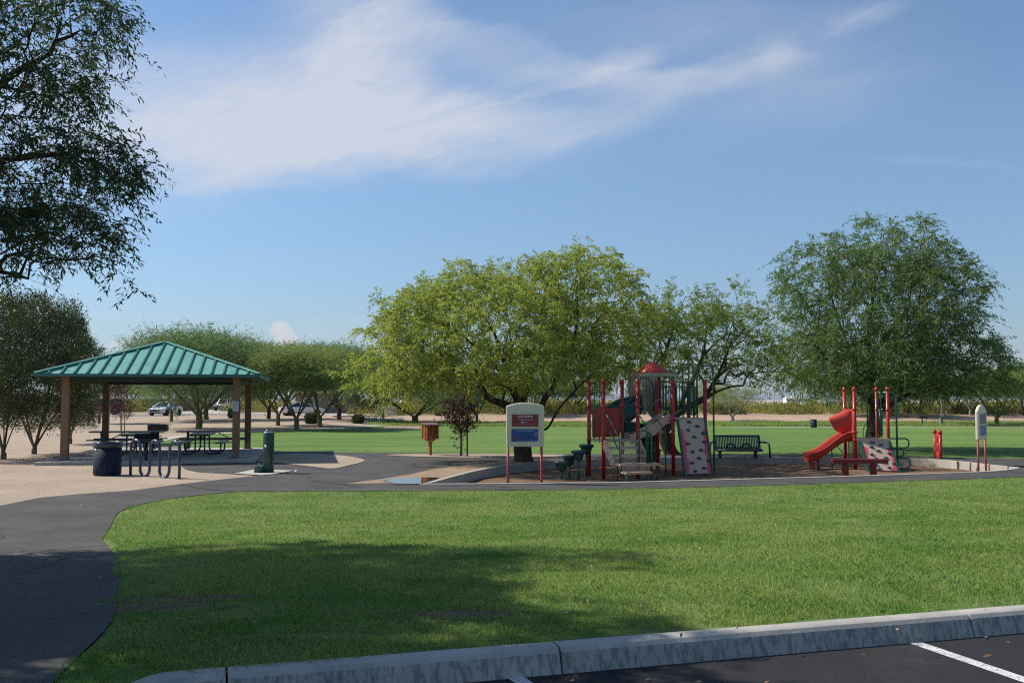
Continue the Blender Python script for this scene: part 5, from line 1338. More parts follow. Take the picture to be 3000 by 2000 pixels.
def sign(label, loc, rz, kind, rise, W_=.953, H_=1.10, zb=1.163, dx=.41):
    t = thing('sign_board', label, 'sign', loc, rz)
    T_ = .10
    for s in (-1, 1):
        mb = MB(); mb.tube([(s * dx + (.0 if s > 0 else -.02), 0, -.15), (s * dx + (.0 if s > 0 else -.02), 0, zb + .05)], .032, 12); mb.build('post', M['redfaded'], t)
    mb = MB(); mb.prism(arch_poly(W_, H_, rise), (0, 0, zb), (1, 0, 0), (0, 0, 1), (0, 1, 0), T_); mb.build('board', M['cream'], t, bevel=.028)
    y = -T_ / 2
    fr = MB(); fw, fz0, fz1 = .36, zb + .115, zb + .86
    ring = round_path([(-fw, y, fz0), (fw, y, fz0), (fw, y, fz1), (-fw, y, fz1), (-fw, y, fz0 + .001)], .07, 5)
    fr.tube([(0, y, fz0)] + ring[3:] + [(0, y, fz0)], .016, 8)
    fr.tube([(-.33, y, zb + .485), (.33, y, zb + .485)], .014, 8)
    fr.build('moulding', M['cream'], t)
    c1, c2 = ('signred', 'signblue') if kind == 'welcome' else ('signgreen', 'signblue')
    mb = MB(); mb.box((-.0, y - .004, zb + .655), (.66, .012, .30)); p1 = mb.build('notice_panel', M[c1], t)
    mb = MB(); mb.box((-.01, y - .004, zb + .285), (.66, .012, .31)); p2 = mb.build('notice_panel', M[c2], t)
    yy_ = y - .0125
    if kind == 'welcome':
        text('WELCOME!', .072, (0, yy_, zb + .752), M['white'], p1, sx=1.06)
        bars('small_print', M['signpale'], p1, yy_, [(-.19, .19, zb + .695, .010), (-.13, .20, zb + .662, .010), (-.28, .28, zb + .563, .006)], 1)
        mb = MB(); mb.box((-.07, yy_, zb + .612), (.05, .003, .032)); mb.build('logo', M['white'], p1)
        bars('logo_print', M['signpale'], p1, yy_, [(-.035, .075, zb + .612, .018)], 3)
        bars('heading_print', M['signpale'], p2, yy_, [(-.22, .22, zb + .398, .016)], 4)
        bars('small_print', M['hold'], p2, yy_, [(-.18, .17, zb + .35 - i * .026, .007) for i in range(6)], 5)
        bars('footer_print', M['signpale'], p2, yy_, [(-.17, .22, zb + .165, .006)], 6)
        mb = MB(); mb.prism([(-.045, 0), (.045, 0), (.03, .05), (.012, .10), (-.012, .10), (-.03, .05)], (-.265, yy_, zb + .16), (1, 0, 0), (0, 0, 1), (0, 1, 0), .003)
        mb.prism([(.014 * math.cos(a_ * PI / 6), .02 * math.sin(a_ * PI / 6)) for a_ in range(12)], (-.265, yy_, zb + .28), (1, 0, 0), (0, 0, 1), (0, 1, 0), .003)
        mb.build('red_emblem', M['signred'], p2)
        mb = MB()
        for q in range(3): mb.box((.265 + (q - 1) * .016, yy_, zb + .305), (.011, .003, .075))
        mb.build('yellow_emblem', M['signyellow'], p2)
    else:
        bars('small_print', M['signpale'], p1, yy_, [(-.26, .26, zb + .74 - i * .04, .010) for i in range(5)], 8)
        bars('small_print', M['signpale'], p2, yy_, [(-.26, .26, zb + .39 - i * .04, .010) for i in range(6)], 9)
    return t
D = 24.95
sign('cream welcome board with red and blue panels on two faded red posts', Vector(((1538.3 - 1500) / F_PX * D, D, PIT_Z)), 0, 'welcome', .085)
D = 31.2
sign('cream sign board turned sideways with green and blue panels on red posts', Vector(((2881 - 1500) / F_PX * D, D + .25, PIT_Z)), R(50), 'side', .20, zb=1.08)

# ---------------- red panel station, red beam
D = 35.3; pa, pb_ = Vector(((2734 - 1500) / F_PX * 36.0, 36.0, PIT_Z)), Vector(((2749.5 - 1500) / F_PX * 35.25, 35.25, PIT_Z))
ax = pb_ - pa
t = thing('drum_station', 'red two-post play panel with round caps near the right end of the playground', 'play panel', pa, math.atan2(ax.y, ax.x))
LL = ax.length; zt = W(2734, 1262, 36).z - PIT_Z
for x in (0, LL):
    mb = MB(); mb.tube([(x, 0, -.2), (x, 0, zt - .06)], .057, 14); p_ = mb.build('post', M['red'], t)
    mb = MB(); mb.lathe([(.066, zt - .08), (.074, zt - .06), (.07, zt), (.045, zt + .045), (.0001, zt + .06)], (x, 0, 0), 14); mb.build('cap', M['red'], p_)
mb = MB(); mb.prism([(0.06, .12), (LL - .06, .12), (LL - .06, zt - .12), (LL * .5, zt - .02), (.06, zt - .12)], (0, -.0, 0), (1, 0, 0), (0, 0, 1), (0, 1, 0), .05); mb.build('panel', M['red'], t, bevel=.012)
mb = MB()
for q in range(3): mb.lathe([(.13, -.045), (.15, -.03), (.15, .03), (.13, .045)], (LL * .5, 0, .32 + q * .33), 16, axis=Matrix.Rotation(PI / 2, 3, 'X'))
mb.build('drum', M['red'], t)
D = 30.6; loc = Vector(((2512 - 1500) / F_PX * D, D, PIT_Z)); k = D / F_PX
t = thing('red_beam_table', 'low dark red beam on two square legs in front of the red slide', 'play table', loc, R(-4))
mb = MB(); mb.box((0, 0, .455), (1.66, .34, .125)); mb.build('beam', M['darkred'], t, bevel=.008)
for x in (-.43, .41):
    mb = MB(); mb.box((x, 0, .10), (.15, .26, .58)); mb.build('leg', M['darkred'], t, bevel=.008)

# ---------------- park bench
D = 35.75; k = D / F_PX; loc = Vector(((2160 - 1500) / F_PX * D, D, 0.012))
t = thing('park_bench', 'dark slatted metal park bench behind the playground kerb', 'bench', loc, R(-3))
hw = .80; sh_, bh = .30, .76
mb = MB()
n = 27
for i in range(n):
    x = -hw + .06 + (2 * hw - .12) * i / (n - 1)
    mb.bar((x, .30, bh), (x, .18, sh_ + .06),   .040, .014, up=(0, 1, 0))
mb.build('backrest', M['navy'], t)
mb = MB()
for i in range(n):
    x = -hw + .06 + (2 * hw - .12) * i / (n - 1)
    mb.tube([(x, .18, sh_ + .06), (x, .10, sh_), (x, -.2, sh_ + .01), (x, -.26, sh_ - .04)], .019, 5)
mb.build('seat', M['navy'], t)
mb = MB()
mb.tube([(-hw, .30, bh + .01), (hw, .30, bh + .01)], .038, 8); mb.tube([(-hw, -.27, sh_ - .02), (hw, -.27, sh_ - .02)], .040, 8); mb.tube([(-hw, .19, sh_ + .05), (hw, .19, sh_ + .05)], .030, 8)
for s in (-1, 1): mb.tube(round_path([(s * hw, .31, bh + .01), (s * hw, .19, sh_ + .05), (s * hw, .12, sh_ - .01), (s * hw, -.27, sh_ - .02)], .08), .036, 8)
mb.build('frame', M['navy'], t)
for x in (-.66, .60):
    for y0, y1 in ((.12, .1), (-.18, -.2)):
        mb = MB(); mb.tube([(x, y0, sh_), (x, y1, 0)], .040, 8); mb.build('leg', M['navy'], t)
for s in (-1, 1):
    mb = MB(); mb.tube(round_path([(s * (hw - .02), .25, .55), (s * (hw + .12), .05, .56), (s * (hw + .24), -.28, .54), (s * (hw + .26), -.34, .0)], .14, 6), .036, 8); mb.build('armrest', M['navy'], t)
mb = MB()
for x in (-.30, .25): mb.tube(arc((x, -.18, sh_ + .05), .16, 0, 180, 10, (1, 0, 0), (0, 0, 1)), .034, 7)
mb.build('seat_divider', M['navy'], t)

# ---------------- stepping pods
for i, (px, yb, yt, lab) in enumerate(((1644, 1401, 1350, 'lowest green stepping pod, farthest left of the play structure'), (1667, 1397, 1333, 'second lowest green stepping pod, half hidden behind two others'), (1694, 1400, 1318, 'second highest green stepping pod on a slim post'), (1717, 1394, 1301, 'highest green stepping pod beside the left red post'))):
    D = (H_CAM - PIT_Z) * F_PX / (yb - HOR); loc = Vector(((px - 1500) / F_PX * D, D, PIT_Z)); zt = W(px, yt, D).z - PIT_Z
    t = thing('stepping_pod', lab, 'stepping pod', loc, i * .7, 'green stepping pods climbing to the play structure')
    mb = MB(); mb.tube([(0, 0, -.15), (0, 0, zt - .2)], .035, 10); mb.build('post', M['green'], t)
    mb = MB(); n = 30; rings = []
    for rr, z in ((.06, -.30), (.12, -.27), (.155, -.14), (.165, -.10), (.215, -.09), (.22, -.01), (.20, 0.0), (.0001, 0.0)):
        rings.append([Vector((rr * (1 + (.08 if z < -.1 else .02) * math.cos(6 * 2 * PI * k / n)) * math.cos(2 * PI * k / n), rr * (1 + (.08 if z < -.1 else .02) * math.cos(6 * 2 * PI * k / n)) * math.sin(2 * PI * k / n), zt + z)) for k in range(n)])
    mb.loft(rings, True); mb.build('pod', M['darkgreen'], t)

# ---------------- leaf litter
rs = np.random.RandomState(17)
pts_l = []
for _ in range(45):
    t_ = rs.uniform(-1.5, 6.5); s_ = -0.24 - abs(rs.randn()) * .35; q = kp(t_, s_); pts_l.append((q.x, q.y, LOT_Z + .008))
for _ in range(90):
    px, py = rs.uniform(250, 2900), rs.uniform(1455, 1880); q = G(px, py); pts_l.append((q.x, q.y, q.z + .045))
for _ in range(120):
    px, py = rs.uniform(0, 1500), rs.uniform(1345, 1560); q = G(px, py); pts_l.append((q.x, q.y, q.z + .03))
c = np.array(pts_l); d = unit(np.concatenate([rs.randn(len(c), 2), rs.randn(len(c), 1) * .15], 1))
LF['litter'] = leafmat('dry_leaves', (0.36, 0.20, 0.09), (0.22, 0.11, 0.05), 0.1, c3=(0.42, 0.33, 0.22))
o = leaves('leaf_litter', c, d, 1, .004, .040, .018, LF['litter'], None, 19, 0, .15)
tag(o, 'dry brown leaves scattered along the kerb, on the lawn and on the path', 'leaves', kind='stuff')
# ------------------------------------------------------------------ play structures
def play_post(t, x, y, zt, r=.057):
    mb = MB(); mb.tube([(x, y, -.2), (x, y, zt - .05)], r, 14); p_ = mb.build('post', M['red'], t)
    mb = MB(); mb.lathe([(r * 1.12, zt - .09), (r * 1.25, zt - .07), (r * 1.25, zt - .02), (r * .9, zt + .02), (r * .5, zt + .05), (.0001, zt + .055)], (x, y, 0), 14); mb.build('cap', M['red'], p_)
    return p_
def collar(t, x, y, z, r=.057):
    mb = MB(); mb.lathe([(r * 1.15, -.035), (r * 1.32, -.03), (r * 1.32, .03), (r * 1.15, .035)], (x, y, z), 14)
    mb.box((x + .08, y, z), (.07, .03, .035)); mb.build('collar', M['red'], t)
def climbing_wall(t, u0, u1, v0, z0, v1, z1, seed, holds):
    """panel from (v0, z0) at the deck down to (v1, z1)"""
    o = Vector(((u0 + u1) / 2, v1, z1)); up = Vector((0, v0 - v1, z0 - z1)); H = up.length; up.normalize()
    ex = Vector((1, 0, 0)); nrm = ex.cross(up)   # faces -y
    w_ = u1 - u0
    mb = MB(); mb.prism([(-w_ / 2, 0), (w_ / 2, 0), (w_ / 2, H), (-w_ / 2, H)], o, ex, up, nrm, .03); wall = mb.build('climbing_wall', M['tan'], t, bevel=.004)
    for s in (-1, 1):
        inner = []
        N = 40
        for i in range(N + 1):
            h = H * .82 * i / N
            wv = .075 + .065 * abs(math.sin(h * 5.2 + (1.0 if s > 0 else 0))) * (1.2 if s < 0 else .8) + .012 * math.sin(h * 21)
            wv *= (1 - .55 * sst(.9, 1.0, i / N))
            inner.append((s * (w_ / 2 - wv), h))
        poly = [(s * (w_ / 2 - .004), 0)] + inner + [(s * (w_ / 2 - .004), H * .82)]
        mb = MB(); mb.prism(poly, o + nrm * .0175, ex, up, nrm, .006); mb.build('pink_edge', M['pink'], wall)
        mb = MB(); a = o + ex * (s * (w_ / 2 + .035)); mb.bar(a - up * .12, a + up * (H - .01), .055, .09, up=nrm); mb.build('side_rail', M['green'], wall)
    rnd = random.Random(seed)
    for hx, hy in holds:
        c_ = o + ex * (hx * w_ - w_ / 2) + up * (hy * H) + nrm * .015
        mb = MB(); rings = []
        n = 12; ph = rnd.uniform(0, 6); el = rnd.uniform(1.1, 1.5)
        for rr, d_ in ((1.0, 0), (.95, .4), (.6, .8), (.001, .95)):
            rings.append([c_ + ex * (.062 * el * rr * math.cos(2 * PI * k / n) * (1 + .2 * math.sin(2 * 2 * PI * k / n + ph))) + up * (.045 * rr * math.sin(2 * PI * k / n) * (1 + .15 * math.cos(3 * 2 * PI * k / n + ph)) - .012 * d_) + nrm * (.055 * d_) for k in range(n)])
        mb.loft(rings, True); mb.build('climbing_hold', M['hold'], wall)
HOLDS = [(.40, .95), (.69, .87), (.31, .80), (.91, .74), (.51, .67), (.24, .55), (.88, .58), (.36, .40), (.71, .43), (.58, .28), (.93, .24), (.29, .20), (.73, .10), (.36, .05)]
def barrier(name, t, a, b, z0, z1, n, r=.014, mat='green'):
    """panel of upright bars with a rounded frame between two points"""
    a, b = Vector(a), Vector(b); mb = MB()
    A, B = Vector((a.x, a.y, z0)), Vector((b.x, b.y, z0)); A1, B1 = Vector((a.x, a.y, z1)), Vector((b.x, b.y, z1))
    d = (B - A).normalized() * .08
    mb.tube(round_path([A1 - d * .8, A1 + d, A + d, B - d, B1 - d, B1 + d * .8], .08), r * 1.3, 7)
    mb.tube([A1, B1], r * 1.3, 7)
    for i in range(1, n + 1):
        p_ = A + d + (B - A - d * 2) * i / (n + 1); mb.tube([p_, p_ + Vector((0, 0, z1 - z0))], r, 6)
    return mb.build(name, M[mat], t)
def perforated(mb, u0, u1, z0, z1, y, cell=.05, bar_=.014):
    """upright tan sheet with diamond holes"""
    n = int((u1 - u0) / cell); m_ = max(2, int((z1 - z0) / (cell * 1.3)))
    dx, dz = (u1 - u0) / n, (z1 - z0) / m_
    for j in range(m_):
        for i in range(n):
            off = dx / 2 if j % 2 else 0
            x = u0 + i * dx + off
            if x + dx > u1 + dx * .6: continue
            mb.box((x, y, z0 + (j + .5) * dz), (bar_, .012, dz + .004))
            mb.box((x + dx / 2, y, z0 + (j + 1) * dz), (dx, .010, bar_ * .8))
    for x in (u0, u1): mb.box((x, y, (z0 + z1) / 2), (.03, .02, z1 - z0))
    for z in (z0, z1): mb.box(((u0 + u1) / 2, y, z), (u1 - u0 + .03, .022, .03))
def flume(path, w_, h_, n=10):
    """open U chute along a path of (x, y, z)"""
    pts = spline([Vector(p) for p in path], 6); rings = []
    for i, p_ in enumerate(pts):
        d = (pts[min(i + 1, len(pts) - 1)] - pts[max(i - 1, 0)]); d.z = 0
        d.normalize() if d.length > 1e-6 else None
        s = Vector((-d.y, d.x, 0)); ring = []
        for k in range(n + 1):
            an = PI * k / n
            ring.append(p_ + s * (math.cos(an) * w_ / 2) + Vector((0, 0, h_ * (1 - math.sin(an) ** .7))))
        # rolled lip outside
        ring = [ring[0] + s * .05 - Vector((0, 0, .04)), ring[0] + s * .035 + Vector((0, 0, .01))] + ring + [ring[-1] - s * .035 + Vector((0, 0, .01)), ring[-1] - s * .05 - Vector((0, 0, .04))]
        rings.append(ring)
    mb = MB(); mb.loft(rings, True, False, False); return mb

zm = -PIT_Z
loc = Vector((2.716, 29.5, PIT_Z))
t = thing('play_structure', 'large shaded red and green play structure with a tan tower and red peaked roof', 'play structure', loc, R(18))
D1, D2, TOP = .91 + zm, 1.535 + zm, 2.67 + zm
A_ = 1.12; U0, U1, V0, V1 = 2.52, 3.64, .44, 1.52
for x, y in ((0, 0), (A_, 0), (0, A_), (A_, A_), (U0, V0), (U1, V0), (U0, V1), (U1, V1)): play_post(t, x, y, TOP)
for x, y, z in ((0, 0, D1 + .98), (0, A_, D1 + .98), (A_, A_, D1 + .98), (A_, 0, D1 + .98), (0, 0, D1 - .02), (0, A_, D1 - .02), (A_, 0, D1 - .02), (U0, V0, D2 - .05), (U0, V1, D2 - .05)): collar(t, x, y, z)
for x0, x1, y0, y1, z in ((0, A_, 0, A_, D1), (U0, U1, V0, V1, D2)):
    mb = MB(); mb.box(((x0 + x1) / 2, (y0 + y1) / 2, z - .035), (x1 - x0 - .03, y1 - y0 - .03, .07)); mb.box(((x0 + x1) / 2, y0 + .02, z - .04), (x1 - x0 - .12, .06, .085)); mb.build('deck', M['tandark'], t, bevel=.008)
# red panel on the back of the low deck, with top rails
mb = MB(); mb.prism([(-.46, .03), (.46, .03), (.46, .85), (.38, .94), (-.38, .94), (-.46, .85)], (A_ / 2, A_ - .02, D1), (1, 0, 0), (0, 0, 1), (0, 1, 0), .03); mb.build('play_panel', M['red'], t, bevel=.006)
mb = MB(); mb.tube([(0, A_, D1 + .98), (A_, A_, D1 + .98)], .02, 8); mb.tube([(0, A_, D1 + .98), (0, 0, D1 + .98)], .02, 8)
mb.tube(round_path([(A_, A_, D1 + .98), (A_ + .2, A_ + .05, D1 + .98), (A_ + .75, A_ + .15, D1 + 1.25), (U0, V1, D1 + 1.5)], .15), .02, 8)
mb.tube(round_path([(A_, 0, D1 + .98), (A_ + .25, .05, D1 + .98), (A_ + .7, .2, D1 + 1.1), (U0 - .1, V0, D1 + 1.45), (U0, V0, D1 + 1.45)], .15), .02, 8)
mb.build('top_rail', M['green'], t)
mb = MB()
for y in (.36, .72): mb.tube([(0.02, y, D1 - .1), (0.02, y, D1 + 1.62)], .017, 7)
mb.tube(round_path([(0.02, .36, D1 + 1.55), (.02, .36, D1 + 1.7), (.02, .72, D1 + 1.7), (.02, .72, D1 + 1.55)], .1), .017, 7)
mb.build('climbing_pole', M['green'], t)
# transfer steps
mb = MB(); mb.box((.60, -1.0, .51 - .04), (1.25, .50, .08)); mb.build('transfer_platform', M['tandark'], t, bevel=.01)
mb = MB(); mb.box((.40, -1.42, .30 - .035), (.82, .36, .07)); mb.build('step', M['tandark'], t, bevel=.01)
mb = MB(); perforated(mb, .06, .74, .31, .46, -1.235); mb.build('riser', M['tan'], t)
mb = MB()
zs = (.51, .725, .94, D1)
for i in range(3):
    v0 = -.74 + i * .25
    perforated(mb, .02 - .03 * i, A_ - .08, zs[i] + .01, zs[i + 1] - .045, v0)
    mb.box((A_ / 2, v0 + .13, zs[i + 1] - .03), (A_ - .1, .27, .05)) if i < 2 else None
mb.build('stair', M['tan'], t)
for x in (-.02, A_ - .04):
    mb = MB()
    pr = [(-.80, .42), (-.80, .66), (-.60, .80), (-.52, .90), (-.36, 1.02), (-.28, 1.12), (-.06, D1 + .0), (-.06, D1 - .3), (-.40, .62), (-.58, .42)]
    mb.prism(pr, (x, 0, 0), (0, 1, 0), (0, 0, 1), (1, 0, 0), .03); mb.build('stair_side', M['tan'], t, bevel=.005)
mb = MB()
for x, y in ((.04, -1.55), (.76, -1.55), (.08, -.8), (1.16, -.82), (1.16, -1.2)): mb.tube([(x, y, -.15), (x, y, .46 if y > -1.3 else .27)], .022, 8)
mb.build('platform_leg', M['green'], t)
mb = MB()
mb.tube(round_path([(.03, -.05, D1 + .80), (.10, -.3, D1 + .55), (.13, -.78, D1 + .12), (.13, -.86, D1 - .05), (.13, -.9, .50)], .1), .02, 8)
mb.tube(round_path([(.03, -.05, D1 + .35), (.12, -.4, D1 + .12), (.13, -.75, D1 - .25)], .1), .02, 8)
mb.tube(round_path([(A_ - .02, -.02, D1 + .80), (A_ + .1, -.3, D1 + .45), (A_ + .12, -.62, D1 + .12), (A_ + .12, -.7, D1 - .1), (A_ + .12, -.74, .46)], .1), .02, 8)
mb.build('handrail', M['green'], t)
mb = MB(); mb.tube(round_path([(.78, -.80, .5), (.78, -.80, 1.44), (.96, -1.02, 1.44), (.96, -1.02, .5)], .1), .024, 8)
mb.tube(round_path([(.92, -1.0, .5), (.92, -1.0, 1.38), (1.02, -1.1, 1.38), (1.02, -1.1, .2)], .06), .024, 8); mb.build('grab_hoop', M['green'], t)
# stepped bridge between the decks
for yv in (.30, .95):
    mb = MB(); top_, bot = [], []
    for i in range(21):
        q = i / 20; x = A_ + q * (U0 - A_)
        z = D1 + .06 + (D2 - D1) * (sst(.0, .5, q) * .5 + sst(.5, 1.0, q) * .5)
        top_.append((x, z + .07)); bot.append((x, z - .26 + .05 * math.sin(q * 9)))
    mb.prism(top_ + bot[::-1], (0, yv + .25, 0), (1, 0, 0), (0, 0, 1), (0, 1, 0), .04); mb.build('bridge_side', M['tan'], t, bevel=.006)
mb = MB()
for i in range(5):
    q = (i + .5) / 5; mb.box((A_ + q * (U0 - A_), .875, D1 + (D2 - D1) * (sst(0, .5, q) * .5 + sst(.5, 1, q) * .5) - .02), (.27, .62, .04))
mb.build('bridge_tread', M['tandark'], t)
# tower with peaked roof
tx0, tx1, ty0, ty1 = 2.2, 3.3, 1.78, 2.88; tz0, tz1 = 1.82 + zm, 2.93 + zm
mb = MB(); mb.box(((tx0 + tx1) / 2, (ty0 + ty1) / 2, tz0 - .04), (tx1 - tx0 - .02, ty1 - ty0 - .02, .08)); mb.build('tower_deck', M['tandark'], t)
def trunk_panel(name, a, b, z0, z1, mat):
    a, b = Vector(a), Vector(b); n = 36; mb = MB(); rows = []
    nrm = Vector((-(b - a).y, (b - a).x, 0)).normalized()
    for j in range(13):
        z = z0 + (z1 - z0) * j / 12; row = []
        for i in range(n + 1):
            q = i / n; row.append(a + (b - a) * q + Vector((0, 0, z)) + nrm * (.035 * math.sin(q * 22 + 1.6 * math.sin(j * .5 + q * 3)) + .02 * math.sin(q * 9 + j)))
        rows.append(row)
    mb.loft(rows, True, False, False); return mb.build(name, M[mat], t, solid=.03)
trunk_panel('tower_wall', (tx0, ty0 + .05, 0), (tx0, ty1 - .05, 0), tz0 - .05, tz1, 'tower')
trunk_panel('tower_wall', (tx0 + .06, ty1, 0), (tx1 - .06, ty1, 0), tz0 - .05, tz1, 'tower')
trunk_panel('tower_wall', (tx0 - .02, ty0, 0), (tx0 + .45, ty0, 0), tz0 - .05, tz1, 'tower')
mb = MB()
for x, y in ((tx0, ty0), (tx1, ty0), (tx1, ty1), (tx0, ty1)): mb.box((x, y, (tz0 + tz1) / 2 - .1), (.09, .09, tz1 - tz0 + .2))
for a, b in (((tx0, ty0), (tx1, ty0)), ((tx1, ty0), (tx1, ty1)), ((tx1, ty1), (tx0, ty1)), ((tx0, ty1), (tx0, ty0))): mb.bar((a[0], a[1], tz1 - .03), (b[0], b[1], tz1 - .03), .12, .11)
mb.build('tower_frame', M['tower'], t, bevel=.015)
mb = MB(); mb.prism([(0, 0), (.5, 0), (.5, 1.0), (0, 1.0)], (tx0 + .55, ty1 - .12, tz0), (1, 0, 0), (0, 0, 1), (0, 1, 0), .03); mb.build('tower_panel', M['darkred'], t)
tcx, tcy = (tx0 + tx1) / 2, (ty0 + ty1) / 2
mb = MB(); n = 24; rings = []
for rr, z in ((.545, 0), (.55, .05), (.45, .15), (.30, .27), (.14, .37), (.05, .42), (.001, .43)):
    ring = []
    for k in range(n):
        an = 2 * PI * k / n; sq = 1 / max(abs(math.cos(an)), abs(math.sin(an)))
        f_ = 1 + (.18 * (sq - 1)) + .05 * abs(math.cos(an * 4)) * (1 if z > .05 else 0)
        ring.append(Vector((tcx + rr * .92 * f_ * math.cos(an), tcy + rr * .92 * f_ * math.sin(an), tz1 + .01 + z * .95)))
    rings.append(ring)
mb.loft(rings, True); mb.build('roof', M['redplastic'], t)
# spiral chute behind
mb = flume([(tx0 + .05, 2.3, tz0 - .05), (1.75, 2.3, tz0 - .15), (1.30, 2.05, tz0 - .45), (1.25, 1.55, tz0 - .75), (1.7, 1.35, 1.15), (2.2, 1.75, .85), (2.5, 2.3, .5), (2.75, 2.7, .30), (3.0, 2.9, .26)], .62, .42)
mb.build('spiral_slide', M['darkgreen'], t, solid=.025)
mb = MB(); rings = []
for q in range(7):
    x = tx0 - .05 - q * .16; ring = []
    for k in range(15):
        an = R(-25 + 230 * k / 14); ring.append(Vector((x, 2.25 - q * .03 + .42 * math.cos(an), tz0 + .02 - q * .09 + .42 * math.sin(an))))
    rings.append(ring)
mb.loft(rings, True, False, False); mb.build('slide_hood', M['darkgreen'], t, solid=.025)
# high deck: barriers, hoops, climber
barrier('barrier', t, (U0 + .06, V1, 0), (U1 - .06, V1, 0), D2 + .08, D2 + .98, 8)
barrier('barrier', t, (U1, V0 + .5, 0), (U1, V1 - .05, 0), D2 + .08, D2 + .98, 4)
barrier('barrier', t, (U0, V0 + .06, 0), (U0, V1 - .4, 0), D2 + .08, D2 + .98, 4)
barrier('barrier', t, (tx0 + .5, ty0 - .03, 0), (tx1 + .5, ty0 - .03, 0), tz0 + .02, tz0 + .85, 9)
HT = 3.2 + zm
for x0, x1, y in ((U0 + .36, U0 + .74, V0 + .02), (U0 + .72, U0 + .90, V0 + .30)):
    mb = MB(); mb.tube(round_path([(x0, y, D2), (x0, y, HT), (x1, y, HT), (x1, y, D2)], .12), .026, 8); mb.tube([(x0, y, D2 + .97), (x1, y, D2 + .97)], .014, 6); mb.build('arch_hoop', M['green'], t)
mb = MB(); mb.tube(round_path([(U0 + .90, V0 + .1, D2), (U0 + .90, V0 + .1, HT - .03), (U1 + .40, V0 + .18, HT - .03), (U1 + .40, V0 + .18, -.15)], .22, 8), .028, 9); mb.build('slide_pole', M['green'], t)
for x in (U0 - .55, U0 + .25):
    mb = MB(); mb.tube(round_path([(x, V1 + .1, D2 + .3), (x, V1 + .1, D2 + 1.25), (x + .28, V1 + .12, D2 + 1.28), (x + .5, V1 + .15, D2 + 1.0), (x + .5, V1 + .15, D2 + .2)], .12), .02, 8)
    for q in range(3): mb.tube([(x + .12 + .12 * q, V1 + .12, D2 + .25), (x + .12 + .12 * q, V1 + .12, D2 + 1.1)], .012, 6)
    mb.build('hand_loop', M['green'], t)
mb = MB(); perforated(mb, U0 + .02, U0 + .5, D2 + .05, tz0 - .06, V1 + .06); mb.build('tower_step', M['tan'], t)
mb = MB()
mb.tube(round_path([(A_ + .35, .15, D1 + .95), (U0 - .35, .3, D1 + .28), (U0 - .33, .3, -.15)], .08), .018, 7)
mb.tube([(U0 - .32, .32, D1 + .28), (U0 - .32, .32, -.15)], .02, 7); mb.build('bridge_brace', M['green'], t)
climbing_wall(t, U0 + .17, U1 - .08, V0 - .04, D2 - .05, V0 - .50, -.04 + zm * 0 + .12, 3, HOLDS)
mb = MB()
for x in (U0 + .14, U1 - .05): mb.tube([(x, V0 - .47, .2), (x, V0 - .50, -.15)], .03, 8)
mb.build('wall_leg', M['green'], t)

# ---------------- the small play structure
loc = Vector((11.46, 33.2, PIT_Z))
t = thing('play_structure', 'small sunlit play structure with a bright red slide and hood', 'play structure', loc, R(-2))
DK, TP = .795 + zm, 2.48 + zm; B_ = 1.10
for x, y in ((0, 0), (B_, 0), (0, B_), (B_, B_)): play_post(t, x, y, TP)
for x, y, z in ((0, 0, DK + .97), (B_, 0, DK + .97), (0, B_, DK + .97), (B_, B_, DK + .97), (0, 0, DK + .22), (0, 0, DK - .05)): collar(t, x, y, z)
mb = MB(); mb.box((B_ / 2, B_ / 2, DK - .035), (B_ - .03, B_ - .03, .07)); mb.box((B_ / 2 + .03, -.05, DK - .045), (B_ - .02, .07, .11)); mb.build('deck', M['tan'], t, bevel=.008)
climbing_wall(t, .17, B_ - .02, -.06, DK - .09, -.86, .03, 5, HOLDS)
mb = flume([(.02, .48, DK - .10), (-.25, .48, DK - .13), (-.62, .46, DK - .36), (-1.02, .43, DK - .64), (-1.32, .41, .26), (-1.52, .40, .21)], .60, .31)
mb.build('slide', M['redplastic'], t, solid=.03)
mb = MB(); mb.tube([(-1.32, .40, -.1), (-1.32, .40, .22)], .09, 12); mb.tube([(-1.12, .42, -.1), (-1.12, .42, .36)], .05, 10); mb.build('slide_foot', M['redplastic'], t)
mb = MB(); mb.tube([(-.62, .55, -.1), (-.62, .55, DK - .18)], .02, 8); mb.tube([(-.62, .80, DK + .02), (-.2, .75, DK - .5)], .016, 7); mb.build('slide_brace', M['green'], t)
mb = MB(); rings = []; n = 26
for q, (x, cz, rv, rz_, sh__) in enumerate(((-.0, DK + .60, .50, .37, 0.0), (-.06, DK + .60, .49, .37, .02), (-.19, DK + .55, .45, .33, .06), (-.33, DK + .49, .40, .28, .10), (-.42, DK + .45, .37, .24, .13), (-.44, DK + .45, .38, .25, .14))):
    ring = []
    for k in range(n):
        an = 2 * PI * k / n; cs_, sn = math.cos(an), math.sin(an)
        e = 2 / 3.2
        yv = .70 + .80 * rv * math.copysign(abs(cs_) ** e, cs_); zv = cz + rz_ * math.copysign(abs(sn) ** e, sn)
        ring.append(Vector((x - sh__ * (zv - cz) / rz_ - 1.9 * sh__ * (.70 - yv) / rv, yv, zv)))
    rings.append(ring)
mb.loft(rings, True, True, False); mb.build('slide_hood', M['redplastic'], t, solid=.02)
mb = MB(); mb.prism([(.04, -.02), (.16, -.02), (.16, 1.0), (.04, 1.0)], (-.02, 0, DK - .02), (0, 1, 0), (0, 0, 1), (1, 0, 0), .05)
mb.prism([(.94, -.02), (1.06, -.02), (1.06, 1.0), (.94, 1.0)], (-.02, 0, DK - .02), (0, 1, 0), (0, 0, 1), (1, 0, 0), .05)
mb.prism([(.16, .94), (.94, .94), (.94, 1.0), (.16, 1.0)], (-.02, 0, DK - .02), (0, 1, 0), (0, 0, 1), (1, 0, 0), .05); mb.build('hood_frame', M['redplastic'], t)
